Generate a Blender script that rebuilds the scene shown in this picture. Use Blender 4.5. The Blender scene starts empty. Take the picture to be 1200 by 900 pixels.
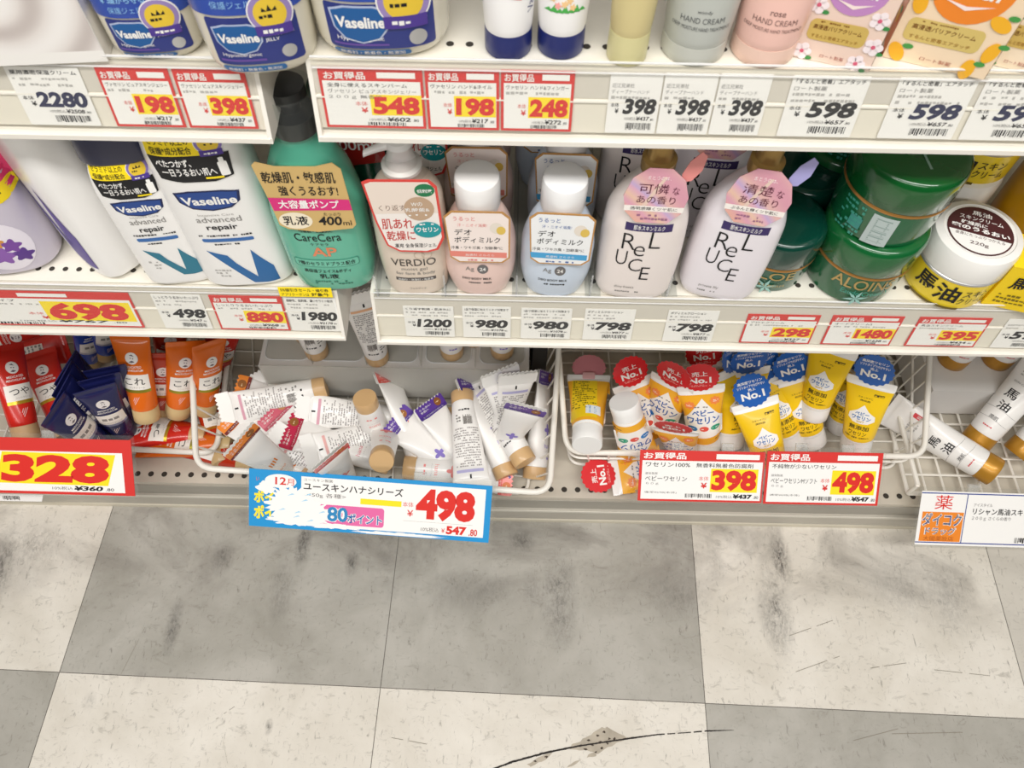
import bpy, math, random
from mathutils import Vector, Matrix
rnd = random.Random(11)
S = bpy.context.scene
COL = S.collection
PI = math.pi

# ------------------------------------------------------------------ camera, world, lamps, exposure
F_PX, PITCH, ROLL, EYE = 890.0, math.radians(59.9), 0.02, Vector((0, 0, 1.12))
FW = Vector((0, math.cos(PITCH), -math.sin(PITCH)))
UP0 = Vector((0, math.sin(PITCH), math.cos(PITCH)))
RT = Vector((1, 0, 0)) * math.cos(ROLL) + UP0 * math.sin(ROLL)
UP = Vector((-1, 0, 0)) * math.sin(ROLL) + UP0 * math.cos(ROLL)
cam = bpy.data.cameras.new('camera')
cam.sensor_fit = 'HORIZONTAL'; cam.sensor_width = 36; cam.lens = F_PX / 1200 * 36
cam.clip_start = 0.02
cam.dof.use_dof = True; cam.dof.focus_distance = 0.82; cam.dof.aperture_fstop = 14
co = bpy.data.objects.new('camera', cam); COL.objects.link(co)
co.matrix_world = Matrix(((RT.x, UP.x, -FW.x, EYE.x), (RT.y, UP.y, -FW.y, EYE.y), (RT.z, UP.z, -FW.z, EYE.z), (0, 0, 0, 1)))
S.camera = co
S.view_settings.view_transform = 'Standard'; S.view_settings.look = 'None'
S.view_settings.gamma = 1; S.view_settings.exposure = 0.0; S.view_settings.use_curve_mapping = False
w = bpy.data.worlds.new('store_light'); S.world = w; w.use_nodes = True
bg = w.node_tree.nodes['Background']; bg.inputs[1].default_value = 0.34
_tc = w.node_tree.nodes.new('ShaderNodeTexCoord'); _sx = w.node_tree.nodes.new('ShaderNodeSeparateXYZ'); _cr = w.node_tree.nodes.new('ShaderNodeValToRGB')   # bright ceiling above, dimmer aisles at eye level
_cr.color_ramp.elements[0].position = 0.15; _cr.color_ramp.elements[0].color = (.10, .095, .09, 1); _cr.color_ramp.elements[1].position = .80; _cr.color_ramp.elements[1].color = (1, .985, .96, 1)
for _a, _b in ((_tc.outputs['Generated'], _sx.inputs[0]), (_sx.outputs[2], _cr.inputs[0]), (_cr.outputs[0], bg.inputs[0])): w.node_tree.links.new(_a, _b)
def area(name, loc, aim, sx, sy, power, col=(1, 0.98, 0.95)):
    l = bpy.data.lights.new(name, 'AREA'); l.shape = 'RECTANGLE'; l.size = sx; l.size_y = sy; l.energy = power; l.color = col
    o = bpy.data.objects.new(name, l); COL.objects.link(o); o.location = loc
    o.rotation_euler = (Vector(aim) - Vector(loc)).to_track_quat('-Z', 'Y').to_euler()
    return o
area('ceiling_tube_light', (0.0, -0.55, 2.65), (0, 0.2, 0.3), 3.6, 0.3, 60)
area('ceiling_tube_light', (-0.3, -2.1, 2.65), (0, 0.3, 0.5), 3.6, 0.3, 37)

# ------------------------------------------------------------------ from a point in the photo to a point in the place
def ray(x, y): return FW * F_PX + RT * (x - 600) - UP * (y - 450)
def at(x, y, z): d = ray(x, y); return EYE + d * ((z - EYE.z) / d.z)
def aty(x, y, Y): d = ray(x, y); return EYE + d * (Y / d.y)
def atplane(x, y, O, N): d = ray(x, y); return EYE + d * ((O - EYE).dot(N) / d.dot(N))

# ------------------------------------------------------------------ materials
MATS = {}
def lin(h):
    h = h.lstrip('#'); c = [int(h[i:i + 2], 16) / 255 for i in (0, 2, 4)]
    return tuple(x / 12.92 if x <= 0.04045 else ((x + 0.055) / 1.055) ** 2.4 for x in c) + (1,)
def mat(h, rough=0.5, metal=0.0, coat=0.0, trans=0.0, var=0.0, spec=0.4, sss=0.0):
    k = (h, rough, metal, coat, trans, var, spec, sss)
    if k in MATS: return MATS[k]
    m = bpy.data.materials.new('surface_' + h.lstrip('#')); m.use_nodes = True
    nt = m.node_tree; b = nt.nodes['Principled BSDF']
    b.inputs['Base Color'].default_value = lin(h); b.inputs['Roughness'].default_value = rough
    b.inputs['Metallic'].default_value = metal; b.inputs['Coat Weight'].default_value = coat; b.inputs['Coat Roughness'].default_value = 0.1
    b.inputs['Transmission Weight'].default_value = trans; b.inputs['Specular IOR Level'].default_value = spec
    if sss: b.inputs['Subsurface Weight'].default_value = sss; b.inputs['Subsurface Radius'].default_value = (.01, .01, .01)
    if var:
        tc = nt.nodes.new('ShaderNodeTexCoord'); n = nt.nodes.new('ShaderNodeTexNoise'); n.inputs['Scale'].default_value = 60; n.inputs['Detail'].default_value = 5
        nt.links.new(tc.outputs['Object'], n.inputs['Vector'])
        mx = nt.nodes.new('ShaderNodeMix'); mx.data_type = 'RGBA'
        c = lin(h); mx.inputs[6].default_value = tuple(x * (1 - var) for x in c[:3]) + (1,); mx.inputs[7].default_value = tuple(min(1, x * (1 + var)) for x in c[:3]) + (1,)
        nt.links.new(n.outputs['Fac'], mx.inputs[0]); nt.links.new(mx.outputs[2], b.inputs['Base Color'])
        bp = nt.nodes.new('ShaderNodeBump'); bp.inputs['Strength'].default_value = 0.15; bp.inputs['Distance'].default_value = 0.001
        nt.links.new(n.outputs['Fac'], bp.inputs['Height']); nt.links.new(bp.outputs['Normal'], b.inputs['Normal'])
    MATS[k] = m; return m
def clear(tint='#fcfcfb', alpha=0.97, rough=0.08):
    k = ('clear', tint, alpha, rough)
    if k in MATS: return MATS[k]
    m = bpy.data.materials.new('clear_plastic'); m.use_nodes = True; nt = m.node_tree; nt.nodes.clear(); N = nt.nodes.new; L = nt.links.new
    o = N('ShaderNodeOutputMaterial'); t = N('ShaderNodeBsdfTransparent'); t.inputs[0].default_value = lin(tint)
    p = N('ShaderNodeBsdfPrincipled'); p.inputs['Base Color'].default_value = lin(tint); p.inputs['Roughness'].default_value = rough; p.inputs['Specular IOR Level'].default_value = .8
    n = N('ShaderNodeTexNoise'); n.inputs['Scale'].default_value = 30; mr = N('ShaderNodeMapRange'); mr.inputs['To Min'].default_value = max(0, .985 - alpha); mr.inputs['To Max'].default_value = max(0.0, 1.01 - alpha)
    x = N('ShaderNodeMixShader'); L(n.outputs['Fac'], mr.inputs[0]); L(mr.outputs[0], x.inputs[0]); L(t.outputs[0], x.inputs[1]); L(p.outputs[0], x.inputs[2]); L(x.outputs[0], o.inputs[0])
    MATS[k] = m; return m
INK = mat('#1c1a1c', 0.6); GREY = mat('#8b8884', 0.6); LGREY = mat('#b9b6b2', 0.6); PAPER = mat('#f6f4f0', 0.55); RED = mat('#dc2a20', 0.5); YEL = mat('#ffe21c', 0.5)
WIRE = mat('#f1ece2', 0.35, coat=0.3); CREAM = mat('#ece7da', 0.4, var=0.03); WHITE = mat('#f5f3f0', 0.35)

# ------------------------------------------------------------------ writing
TXT = {}
def glyphs(s, bold, shear):
    k = (s, bold, shear)
    if k not in TXT:
        c = bpy.data.curves.new('w', 'FONT'); c.body = s; c.offset = bold; c.shear = shear; c.resolution_u = 3
        o = bpy.data.objects.new('w', c)
        me = bpy.data.meshes.new_from_object(o)
        vs = [(v.co.x, v.co.y) for v in me.vertices]; fs = [tuple(p.vertices) for p in me.polygons]
        bpy.data.objects.remove(o); bpy.data.meshes.remove(me); bpy.data.curves.remove(c)
        if not vs: vs = [(0, 0), (1, 0), (1, 1)]
        x0 = min(v[0] for v in vs); x1 = max(v[0] for v in vs); y0 = min(v[1] for v in vs); y1 = max(v[1] for v in vs)
        TXT[k] = ([((x - x0) / (x1 - x0 or 1), (y - y0) / (y1 - y0 or 1)) for x, y in vs], fs, (x1 - x0) / (y1 - y0 or 1))
    return TXT[k]

# ------------------------------------------------------------------ surfaces that print goes on
class Flat:
    curved = False
    def __init__(s, O=(0, 0, 0), U=(1, 0, 0), V=(0, 0, 1)):
        s.O = Vector(O); s.U = Vector(U).normalized(); s.V = Vector(V).normalized(); s.N = s.U.cross(s.V)
    def __call__(s, u, v, h=0): return s.O + s.U * u + s.V * v + s.N * h
class Turn:                                   # any surface, drawn turned in its own plane
    def __init__(s, m, cx, cy, a, kx=1, ky=1): s.m = m; s.c = (cx, cy); s.a = a; s.curved = m.curved; s.k = (kx, ky)
    def __call__(s, u, v, h=0):
        u *= s.k[0]; v *= s.k[1]; c, n = math.cos(s.a), math.sin(s.a)
        return s.m(s.c[0] + u * c - v * n, s.c[1] + u * n + v * c, h)
class Wrap:                                   # round a jar
    curved = True
    def __init__(s, R, a0=0): s.R = R; s.a0 = a0
    def __call__(s, u, v, h=0):
        a = u / s.R + s.a0; return Vector(((s.R + h) * math.sin(a), -(s.R + h) * math.cos(a), v))
def hermite(keys, z):
    if z <= keys[0][0]: return keys[0][1:]
    if z >= keys[-1][0]: return keys[-1][1:]
    for i in range(len(keys) - 1):
        if keys[i][0] <= z <= keys[i + 1][0]:
            a, b = keys[i], keys[i + 1]; d = (b[0] - a[0]) or 1e-9; t = (z - a[0]) / d; out = []
            for j in range(1, len(a)):
                m = (b[j] - a[j]) / d
                p = keys[i - 1] if i else None; q = keys[i + 2] if i + 2 < len(keys) else None
                ma = m if p is None else (0 if (m * ((a[j] - p[j]) / ((a[0] - p[0]) or 1e-9)) <= 0) else 2 / (1 / m + 1 / ((a[j] - p[j]) / (a[0] - p[0]))))
                mb = m if q is None else (0 if (m * ((q[j] - b[j]) / ((q[0] - b[0]) or 1e-9)) <= 0) else 2 / (1 / m + 1 / ((q[j] - b[j]) / (q[0] - b[0]))))
                t2, t3 = t * t, t * t * t
                out.append((2 * t3 - 3 * t2 + 1) * a[j] + (t3 - 2 * t2 + t) * d * ma + (-2 * t3 + 3 * t2) * b[j] + (t3 - t2) * d * mb)
            return tuple(out)
class Body:                                   # stack of super-ellipse sections (z, half width, half depth, exponent)
    curved = True
    def __init__(s, keys, back=False, cx=0, cy=0): s.k = [tuple(k) if len(k) == 4 else tuple(k) + (2.0,) for k in keys]; s.back = back
    def other(s): return Body(s.k, True)
    def __call__(s, u, v, h=0):
        a, b, e = hermite(s.k, v); t = min(0.985, abs(u) / max(a, 1e-6)); y = b * (1 - t ** e) ** (1 / e)
        return Vector((-u, y + h, v)) if s.back else Vector((u, -y - h, v))
    def ring(s, z, n):
        a, b, e = hermite(s.k, z); out = []
        for i in range(n):
            t = 2 * PI * i / n; c, d = math.cos(t), math.sin(t)
            out.append(Vector((math.copysign(abs(c) ** (2 / e), c) * a, math.copysign(abs(d) ** (2 / e), d) * b, z)))
        return out

def rr(x0, y0, x1, y1, r, n=5):
    o = []
    for cx, cy, a in ((x1 - r, y1 - r, 0), (x0 + r, y1 - r, 90), (x0 + r, y0 + r, 180), (x1 - r, y0 + r, 270)):
        for i in range(n + 1):
            t = math.radians(a + 90 * i / n); o.append((cx + r * math.cos(t), cy + r * math.sin(t)))
    return o
def ell(cx, cy, rx, ry=None, n=28): ry = ry or rx; return [(cx + rx * math.cos(2 * PI * i / n), cy + ry * math.sin(2 * PI * i / n)) for i in range(n)]
def scallop(cx, cy, r, k=18, amp=0.05):
    n = k * 6; return [(cx + r * (1 + amp * math.cos(k * 2 * PI * i / n)) * math.cos(2 * PI * i / n), cy + r * (1 + amp * math.cos(k * 2 * PI * i / n)) * math.sin(2 * PI * i / n)) for i in range(n)]

# ------------------------------------------------------------------ mesh collector
class MB:
    def __init__(s): s.v = []; s.f = []; s.mi = []; s.sm = []; s.mats = []
    def slot(s, m):
        if m not in s.mats: s.mats.append(m)
        return s.mats.index(m)
    def add(s, pts, faces, m, smooth=False):
        b = len(s.v); s.v += [Vector(p) for p in pts]; i = s.slot(m)
        for f in faces: s.f.append([b + k for k in f]); s.mi.append(i); s.sm.append(smooth)
        return s
    def box(s, x0, y0, z0, x1, y1, z1, m):
        p = [(x, y, z) for z in (z0, z1) for y in (y0, y1) for x in (x0, x1)]
        return s.add(p, [(0, 2, 3, 1), (4, 5, 7, 6), (0, 1, 5, 4), (2, 6, 7, 3), (0, 4, 6, 2), (1, 3, 7, 5)], m)
    def loft(s, rings, m, smooth=True, cap0=True, cap1=True, close=True):
        n = len(rings[0]); pts = [p for r in rings for p in r]; fs = []
        for i in range(len(rings) - 1):
            for j in range(n if close else n - 1): fs.append((i * n + j, i * n + (j + 1) % n, (i + 1) * n + (j + 1) % n, (i + 1) * n + j))
        if cap0: fs.append(tuple(reversed(range(n))))
        if cap1: fs.append(tuple((len(rings) - 1) * n + j for j in range(n)))
        return s.add(pts, fs, m, smooth)
    def body(s, B, m, n=40, rings=36, z0=None, z1=None, cap0=True, cap1=True):
        z0 = B.k[0][0] if z0 is None else z0; z1 = B.k[-1][0] if z1 is None else z1
        zs = sorted({z0, z1} | {k[0] for k in B.k if z0 <= k[0] <= z1} | {z0 + (z1 - z0) * i / rings for i in range(rings + 1)})
        return s.loft([B.ring(z, n) for z in zs], m, True, cap0, cap1)
    def lathe(s, prof, m, n=36, c=(0, 0, 0), cap0=True, cap1=True):
        return s.loft([[Vector((c[0] + r * math.cos(2 * PI * i / n), c[1] + r * math.sin(2 * PI * i / n), c[2] + z)) for i in range(n)] for r, z in prof], m, True, cap0, cap1)
    def wire(s, pts, r, m, n=8, closed=False):
        pts = [Vector(p) for p in pts]; N = len(pts); rings = []; up = None
        for i, p in enumerate(pts):
            a = pts[(i - 1) % N] if closed or i else p; b = pts[(i + 1) % N] if closed or i < N - 1 else p
            t = (b - a).normalized()
            if up is None: up = t.orthogonal().normalized()
            up = (up - t * up.dot(t)).normalized(); sd = t.cross(up)
            rings.append([p + (up * math.cos(2 * PI * k / n) + sd * math.sin(2 * PI * k / n)) * r for k in range(n)])
        if closed:
            fl = [q for R in rings for q in R]; fs = []
            off = min(range(n), key=lambda o: sum((rings[0][k] - rings[-1][(k + o) % n]).length for k in range(n)))
            for i in range(N):
                for j in range(n):
                    if i < N - 1: fs.append((i * n + j, i * n + (j + 1) % n, (i + 1) * n + (j + 1) % n, (i + 1) * n + j))
                    else: fs.append((i * n + (j + off) % n, i * n + (j + 1 + off) % n, (j + 1) % n, j))
            return s.add(fl, fs, m, True)
        return s.loft(rings, m, True)
    # print
    def rect(s, mp, x0, y0, x1, y1, m, h=0.0002):
        nu = max(1, int(abs(x1 - x0) / 0.0028)) if mp.curved else 1; nv = max(1, int(abs(y1 - y0) / 0.006)) if mp.curved else 1
        p = [mp(x0 + (x1 - x0) * i / nu, y0 + (y1 - y0) * j / nv, h) for j in range(nv + 1) for i in range(nu + 1)]
        return s.add(p, [(j * (nu + 1) + i, j * (nu + 1) + i + 1, (j + 1) * (nu + 1) + i + 1, (j + 1) * (nu + 1) + i) for j in range(nv) for i in range(nu)], m, mp.curved)
    def fill(s, mp, pts, m, h=0.0002):
        if not mp.curved: return s.add([mp(x, y, h) for x, y in pts], [tuple(range(len(pts)))], m)
        q = []
        for (xa, ya), (xb, yb) in zip(pts, pts[1:] + pts[:1]):
            k = max(1, int(math.hypot(xb - xa, yb - ya) / .003))
            q += [(xa + (xb - xa) * i / k, ya + (yb - ya) * i / k) for i in range(k)]
        pts = q; n = len(pts)
        cx = sum(p[0] for p in pts) / n; cy = sum(p[1] for p in pts) / n; R = max(3, min(12, int(max(math.hypot(p[0] - cx, p[1] - cy) for p in pts) / .0025)))
        v = [mp(cx, cy, h)] + [mp(cx + (x - cx) * k / R, cy + (y - cy) * k / R, h) for k in range(1, R + 1) for x, y in pts]; f = []
        for j in range(n):
            f.append((0, 1 + j, 1 + (j + 1) % n))
            for k in range(R - 1): f.append((1 + k * n + j, 1 + (k + 1) * n + j, 1 + (k + 1) * n + (j + 1) % n, 1 + k * n + (j + 1) % n))
        return s.add(v, f, m, True)
    def text(s, mp, t, x0, y0, w, hh, m, h=0.0004, bold=0.0, shear=0.0, al='f'):
        vs, fs, asp = glyphs(t, bold, shear)
        if w is None: w = asp * hh
        if al == 'c': x0 -= w / 2
        if al == 'r': x0 -= w
        P = [(x0 + x * w, y0 + y * hh) for x, y in vs]
        if mp.curved:
            out, todo = [], list(fs)
            while todo:
                f = todo.pop()
                if len(f) == 3:
                    d = [abs(P[f[i]][0] - P[f[(i + 1) % 3]][0]) for i in range(3)]; i = d.index(max(d))
                    if d[i] > .0032:
                        a, b, c = f[i], f[(i + 1) % 3], f[(i + 2) % 3]; P.append(((P[a][0] + P[b][0]) / 2, (P[a][1] + P[b][1]) / 2)); k = len(P) - 1
                        todo += [(a, k, c), (k, b, c)]; continue
                out.append(f)
            fs = out
        return s.add([mp(x, y, h) for x, y in P], fs, m)
    def dashes(s, mp, x0, y0, x1, y1, rows, m, h=0.0003, fillr=0.75, cw=None):
        rh = (y1 - y0) / rows; cw = cw or rh * 0.8
        for r in range(rows):
            x = x0; end = x1 - (x1 - x0) * rnd.choice((0, 0, .1, .3)); y = y1 - (r + 1) * rh + rh * .2
            while x < end - cw * .3:
                wd = cw * rnd.uniform(.5, 1.0); 
                if rnd.random() < fillr: s.rect(mp, x, y + rh * rnd.choice((0, 0, .15)), min(end, x + wd), y + rh * rnd.uniform(.45, .62), m, h)
                x += wd + cw * .22
        return s
    def barcode(s, mp, x0, y0, x1, y1, m, h=0.0003, seed=3):
        r = random.Random(seed); x = x0; u = (x1 - x0) / 60
        while x < x1 - u:
            wd = u * r.choice((1, 1, 2, 2.6)); s.rect(mp, x, y0 + (y1 - y0) * .18 * r.choice((0, 0, 1)), min(x1, x + wd), y1, m, h); x += wd + u * r.choice((1, 1.4, 2))
        return s
    def card(s, mp, pts, m, th=0.0006, mback=None, h0=0.0):
        n = len(pts); a = [mp(x, y, h0) for x, y in pts]; b = [mp(x, y, h0 - th) for x, y in pts]
        s.add(a, [tuple(range(n))], m); s.add(b, [tuple(reversed(range(n)))], mback or m)
        return s.add(a + b, [(j, n + j, n + (j + 1) % n, (j + 1) % n) for j in range(n)], mback or m)
    def build(s, name, parent=None, M=None, sharp=40):
        me = bpy.data.meshes.new(name); me.from_pydata([tuple(v) for v in s.v], [], s.f)
        for m in s.mats: me.materials.append(m)
        me.polygons.foreach_set('material_index', s.mi); me.polygons.foreach_set('use_smooth', s.sm); me.update()
        me.set_sharp_from_angle(angle=math.radians(sharp))
        o = bpy.data.objects.new(name, me); COL.objects.link(o)
        if parent is not None: o.parent = parent
        if M is not None: o.matrix_basis = M
        return o
def tag(o, label, cat, group=None):
    o['label'] = label; o['category'] = cat
    if group: o['group'] = group
    return o
def thing(name, label, cat, group=None, M=None):
    o = bpy.data.objects.new(name, None); o.empty_display_size = 0.02; COL.objects.link(o); tag(o, label, cat, group)
    if M is not None: o.matrix_basis = M
    return o
def copy_tree(o, label, M=None, parent=None):
    kids = [k for k in ALLK.get(o.name, list(o.children))]
    c = o.copy(); COL.objects.link(c)
    if label: c['label'] = label
    if parent is not None: c.parent = parent
    if M is not None: c.matrix_basis = M
    for k in kids: copy_tree(k, None, None, c)
    return c
ALLK = {}
def TR(loc, rz=0, rx=0, ry=0): return Matrix.Translation(Vector(loc)) @ Matrix.Rotation(rz, 4, 'Z') @ Matrix.Rotation(ry, 4, 'Y') @ Matrix.Rotation(rx, 4, 'X')
def span(A, pB, L, high=True, roll=0.0, off=(0, 0, 0)):
    """frame for a thing lying from A towards the photo point pB, L long, its printed front rolled from facing the aisle"""
    A = Vector(A); d = ray(*pB).normalized(); oc = EYE - A; b = d.dot(oc); c = oc.dot(oc) - L * L; disc = b * b - c
    t = -b + (0 if disc < 0 else (-1 if high else 1) * math.sqrt(disc))
    if isinstance(high, float): e = at(pB[0], pB[1], high); A = e + (A - e).normalized() * L
    ax = ((at(pB[0], pB[1], high) if isinstance(high, float) else EYE + d * t) - A).normalized(); view = (EYE - A).normalized()
    f = (view - ax * view.dot(ax)).normalized(); f = Matrix.Rotation(roll, 3, ax) @ f
    y = -f; x = y.cross(ax)
    return Matrix(((x.x, y.x, ax.x, A.x), (x.y, y.y, ax.y, A.y), (x.z, y.z, ax.z, A.z), (0, 0, 0, 1)))

# ================================================================== the setting: floor, back wall
TILE, TROT, TORG = 0.4475, 0.0262, Vector((-0.1733, 0.1601, 0))
TU = Vector((math.cos(TROT), -math.sin(TROT), 0)); TV = Vector((math.sin(TROT), math.cos(TROT), 0))
def floor_mat(name, base, dark, band_mix):
    m = bpy.data.materials.new(name); m.use_nodes = True; nt = m.node_tree; b = nt.nodes['Principled BSDF']; L = nt.links
    def N(t, **k):
        n = nt.nodes.new(t)
        for a, v in k.items(): setattr(n, a, v)
        return n
    tc = N('ShaderNodeTexCoord')
    def noise(scale, detail, dist=0, stretch=None, rough=.6):
        n = N('ShaderNodeTexNoise'); n.inputs['Scale'].default_value = scale; n.inputs['Detail'].default_value = detail; n.inputs['Distortion'].default_value = dist; n.inputs['Roughness'].default_value = rough
        if stretch:
            mp = N('ShaderNodeMapping'); mp.inputs['Scale'].default_value = stretch; L.new(tc.outputs['Object'], mp.inputs[0]); L.new(mp.outputs[0], n.inputs['Vector'])
        else: L.new(tc.outputs['Object'], n.inputs['Vector'])
        return n.outputs['Fac']
    def rng(x, a, bb, lo=0, hi=1):
        r = N('ShaderNodeMapRange'); L.new(x, r.inputs[0]); r.inputs[1].default_value = a; r.inputs[2].default_value = bb; r.inputs[3].default_value = lo; r.inputs[4].default_value = hi; return r.outputs[0]
    def math2(op, a, bb):
        n = N('ShaderNodeMath', operation=op)
        for i, v in enumerate((a, bb)):
            if isinstance(v, (int, float)): n.inputs[i].default_value = v
            else: L.new(v, n.inputs[i])
        return n.outputs[0]
    def mix(f, a, bb):
        n = N('ShaderNodeMix', data_type='RGBA'); L.new(f, n.inputs[0])
        for i, v in ((6, a), (7, bb)):
            if isinstance(v, tuple): n.inputs[i].default_value = v
            else: L.new(v, n.inputs[i])
        return n.outputs[2]
    col = mix(rng(noise(7, 8, .4, None, .62), .38, .66), lin(base), lin(dark))
    col = mix(rng(noise(55, 6, 1.2, (1, 1.7, 1), .7), .56, .8, 0, .7), col, lin('#716b60'))
    col = mix(rng(noise(90, 4, .5, (2.2, .7, 1), .7), .60, .74, 0, .65), col, lin('#655f57'))
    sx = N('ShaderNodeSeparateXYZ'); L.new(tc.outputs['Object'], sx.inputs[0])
    # darker strip along the base of the shelves, broken up into cloudy patches
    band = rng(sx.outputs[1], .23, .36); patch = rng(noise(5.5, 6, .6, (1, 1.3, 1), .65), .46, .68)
    col = mix(math2('MULTIPLY', math2('MULTIPLY', band, patch), band_mix), col, lin('#77716a'))
    # separate scuffs and stains, each with its own place
    fine = rng(noise(150, 4, .8, (1.6, .8, 1), .75), .40, .62); tot = None
    for (px_, py_, rx_, ry_, st) in ((203, 735, 9, 34, .8), (262, 652, 14, 22, .6), (356, 636, 9, 36, .95), (412, 660, 8, 16, .85), (655, 700, 22, 62, .75), (624, 690, 14, 26, .4), (612, 634, 16, 14, .7),
            (914, 655, 13, 34, 1.0), (908, 712, 20, 62, .85), (836, 655, 12, 26, .3), (0, 668, 18, 60, .75), (40, 640, 40, 30, .45), (1060, 690, 45, 40, .35), (1110, 700, 40, 50, .35), (795, 700, 40, 30, .35), (165, 862 - 70, 8, 14, .2),
            (455, 640, 14, 30, .3), (330, 690, 14, 40, .45), (560, 690, 60, 25, .3), (105, 822, 8, 12, .3), (315, 852, 5, 10, .8)):
        c = at(px_, py_, 0); e = at(px_ + rx_, py_, 0) - c; g = at(px_, py_ + ry_, 0) - c
        v = N('ShaderNodeVectorMath', operation='SUBTRACT'); L.new(tc.outputs['Object'], v.inputs[0]); v.inputs[1].default_value = c
        s_ = N('ShaderNodeVectorMath', operation='MULTIPLY'); L.new(v.outputs[0], s_.inputs[0]); s_.inputs[1].default_value = (1 / e.length, 1 / g.length, 0)
        ln = N('ShaderNodeVectorMath', operation='LENGTH'); L.new(s_.outputs[0], ln.inputs[0])
        x = math2('MULTIPLY', rng(ln.outputs['Value'], 0.1, 1.15, 1, 0), st)
        tot = x if tot is None else math2('MAXIMUM', tot, x)
    tot = math2('MULTIPLY', tot, rng(noise(22, 5, .8, None, .7), .22, .52))
    col = mix(math2('MULTIPLY', tot, rng(fine, 0, 1, .35, 1)), col, lin('#35312f'))
    L.new(col, b.inputs['Base Color']); b.inputs['Roughness'].default_value = 0.42
    L.new(rng(noise(30, 5), .3, .7, .34, .55), b.inputs['Roughness'])
    bp = N('ShaderNodeBump'); bp.inputs['Strength'].default_value = .12; bp.inputs['Distance'].default_value = .001; L.new(noise(120, 5), bp.inputs['Height']); L.new(bp.outputs[0], b.inputs['Normal'])
    return m
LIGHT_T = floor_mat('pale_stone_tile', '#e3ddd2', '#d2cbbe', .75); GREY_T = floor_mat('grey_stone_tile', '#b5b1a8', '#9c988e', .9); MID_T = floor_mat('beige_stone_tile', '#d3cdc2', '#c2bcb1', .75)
f = MB(); fl = lambda i, j, e=0: TORG + TU * TILE * i + TV * TILE * j
for i in range(-5, 6):
    for j in range(-5, 4):
        g = 0.0005
        p = [TORG + TU * (TILE * (i + a) + (g if a == 0 else -g)) + TV * (TILE * (j + c) + (g if c == 0 else -g)) for a, c in ((0, 0), (1, 0), (1, 1), (0, 1))]
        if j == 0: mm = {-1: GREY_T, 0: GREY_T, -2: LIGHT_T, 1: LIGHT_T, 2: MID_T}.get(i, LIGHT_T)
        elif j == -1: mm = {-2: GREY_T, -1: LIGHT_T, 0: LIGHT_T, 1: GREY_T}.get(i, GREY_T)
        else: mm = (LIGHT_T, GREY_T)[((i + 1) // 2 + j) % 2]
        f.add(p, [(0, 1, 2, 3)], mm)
a, b_, c, d = TORG + TU * -2.3 + TV * -2.3, TORG + TU * 2.7 + TV * -2.3, TORG + TU * 2.7 + TV * 1.8, TORG + TU * -2.3 + TV * 1.8
for q in (a, b_, c, d): q.z = -0.0006
f.add([a, b_, c, d], [(0, 1, 2, 3)], mat('#6a655e', .8))
# the torn scratch in the pale tile
fz = Flat((0, 0, 0), (1, 0, 0), (0, 1, 0)); P = lambda x, y: tuple(at(x, y, 0)[:2])
def jag(pts, k, amp):
    o = []
    for (x0, y0), (x1, y1) in zip(pts, pts[1:] + pts[:1]):
        for i in range(k): t = i / k; o.append((x0 + (x1 - x0) * t + rnd.uniform(-amp, amp), y0 + (y1 - y0) * t + rnd.uniform(-amp, amp)))
    return o
SC = mat('#b5ab9b', .9, var=.35); SD = mat('#4a4038', .9, var=.3)
f.fill(fz, [P(x, y) for x, y in jag([(735, 865), (712, 852), (706, 853), (690, 862), (672, 872), (664, 878), (690, 880), (700, 884), (716, 874)], 5, 1.1)], SC, .0003)
f.fill(fz, [P(x, y) for x, y in jag([(648, 882), (632, 887), (618, 896), (622, 898), (640, 890)], 4, .8)], SC, .0003)
f.fill(fz, [P(x, y) for x, y in jag([(700, 880), (690, 884), (688, 888), (698, 886)], 3, .6)], SC, .0003)
f.fill(fz, [P(x, y) for x, y in jag([(682, 889), (672, 893), (664, 899), (672, 897)], 3, .6)], SC, .0003)
for x, y in ((700, 862), (708, 858), (714, 866), (690, 868), (694, 873), (703, 869), (680, 874), (720, 866), (705, 877), (640, 887), (627, 892), (712, 871), (686, 878)):
    f.fill(fz, [P(a_, b2) for a_, b2 in jag([(x - 2, y), (x, y - 1.6), (x + 2.2, y), (x, y + 1.4)], 3, .7)], SD, .0005)
top = [(560, 908), (600, 893), (640, 882), (680, 874), (720, 868), (740, 865), (770, 861), (800, 859), (832, 856.5), (860, 855.8)]; wd = [1.2, 1.3, 1.3, 1.0, 1.0, 1.1, .7, .6, .9, .2]
for i in range(len(top) - 1):
    n = 10
    for k in range(n):
        if i in (6, 7) and k in (3, 7): continue
        t0, t1 = k / n, (k + 1) / n
        q = lambda t, s_: P(top[i][0] + (top[i + 1][0] - top[i][0]) * t, top[i][1] + (top[i + 1][1] - top[i][1]) * t + s_ * (wd[i] + (wd[i + 1] - wd[i]) * t) * rnd.uniform(.7, 1.2))
        f.fill(fz, [q(t0, -1), q(t0, 1), q(t1, 1), q(t1, -1)], mat('#2c2724', .8), .0006)
for (x0, y0, x1, y1) in ((925, 745, 976, 727), (925, 790, 984, 769), (1095, 785, 1160, 792), (1020, 783, 1062, 777), (1045, 860, 1140, 858), (1000, 868, 1060, 852), (445, 862, 500, 872), (250, 845, 275, 828), (260, 862, 268, 900), (142, 790, 170, 735)):
    n = 8; m_ = mat('#8d8679', .8)
    for k in range(n):
        if rnd.random() < .2: continue
        x, y = x0 + (x1 - x0) * k / n, y0 + (y1 - y0) * k / n; X, Y = x0 + (x1 - x0) * (k + 1) / n, y0 + (y1 - y0) * (k + 1) / n
        f.fill(fz, [P(x, y - .35), P(x, y + .35), P(X, Y + .35), P(X, Y - .35)], m_, .0004)
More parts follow.
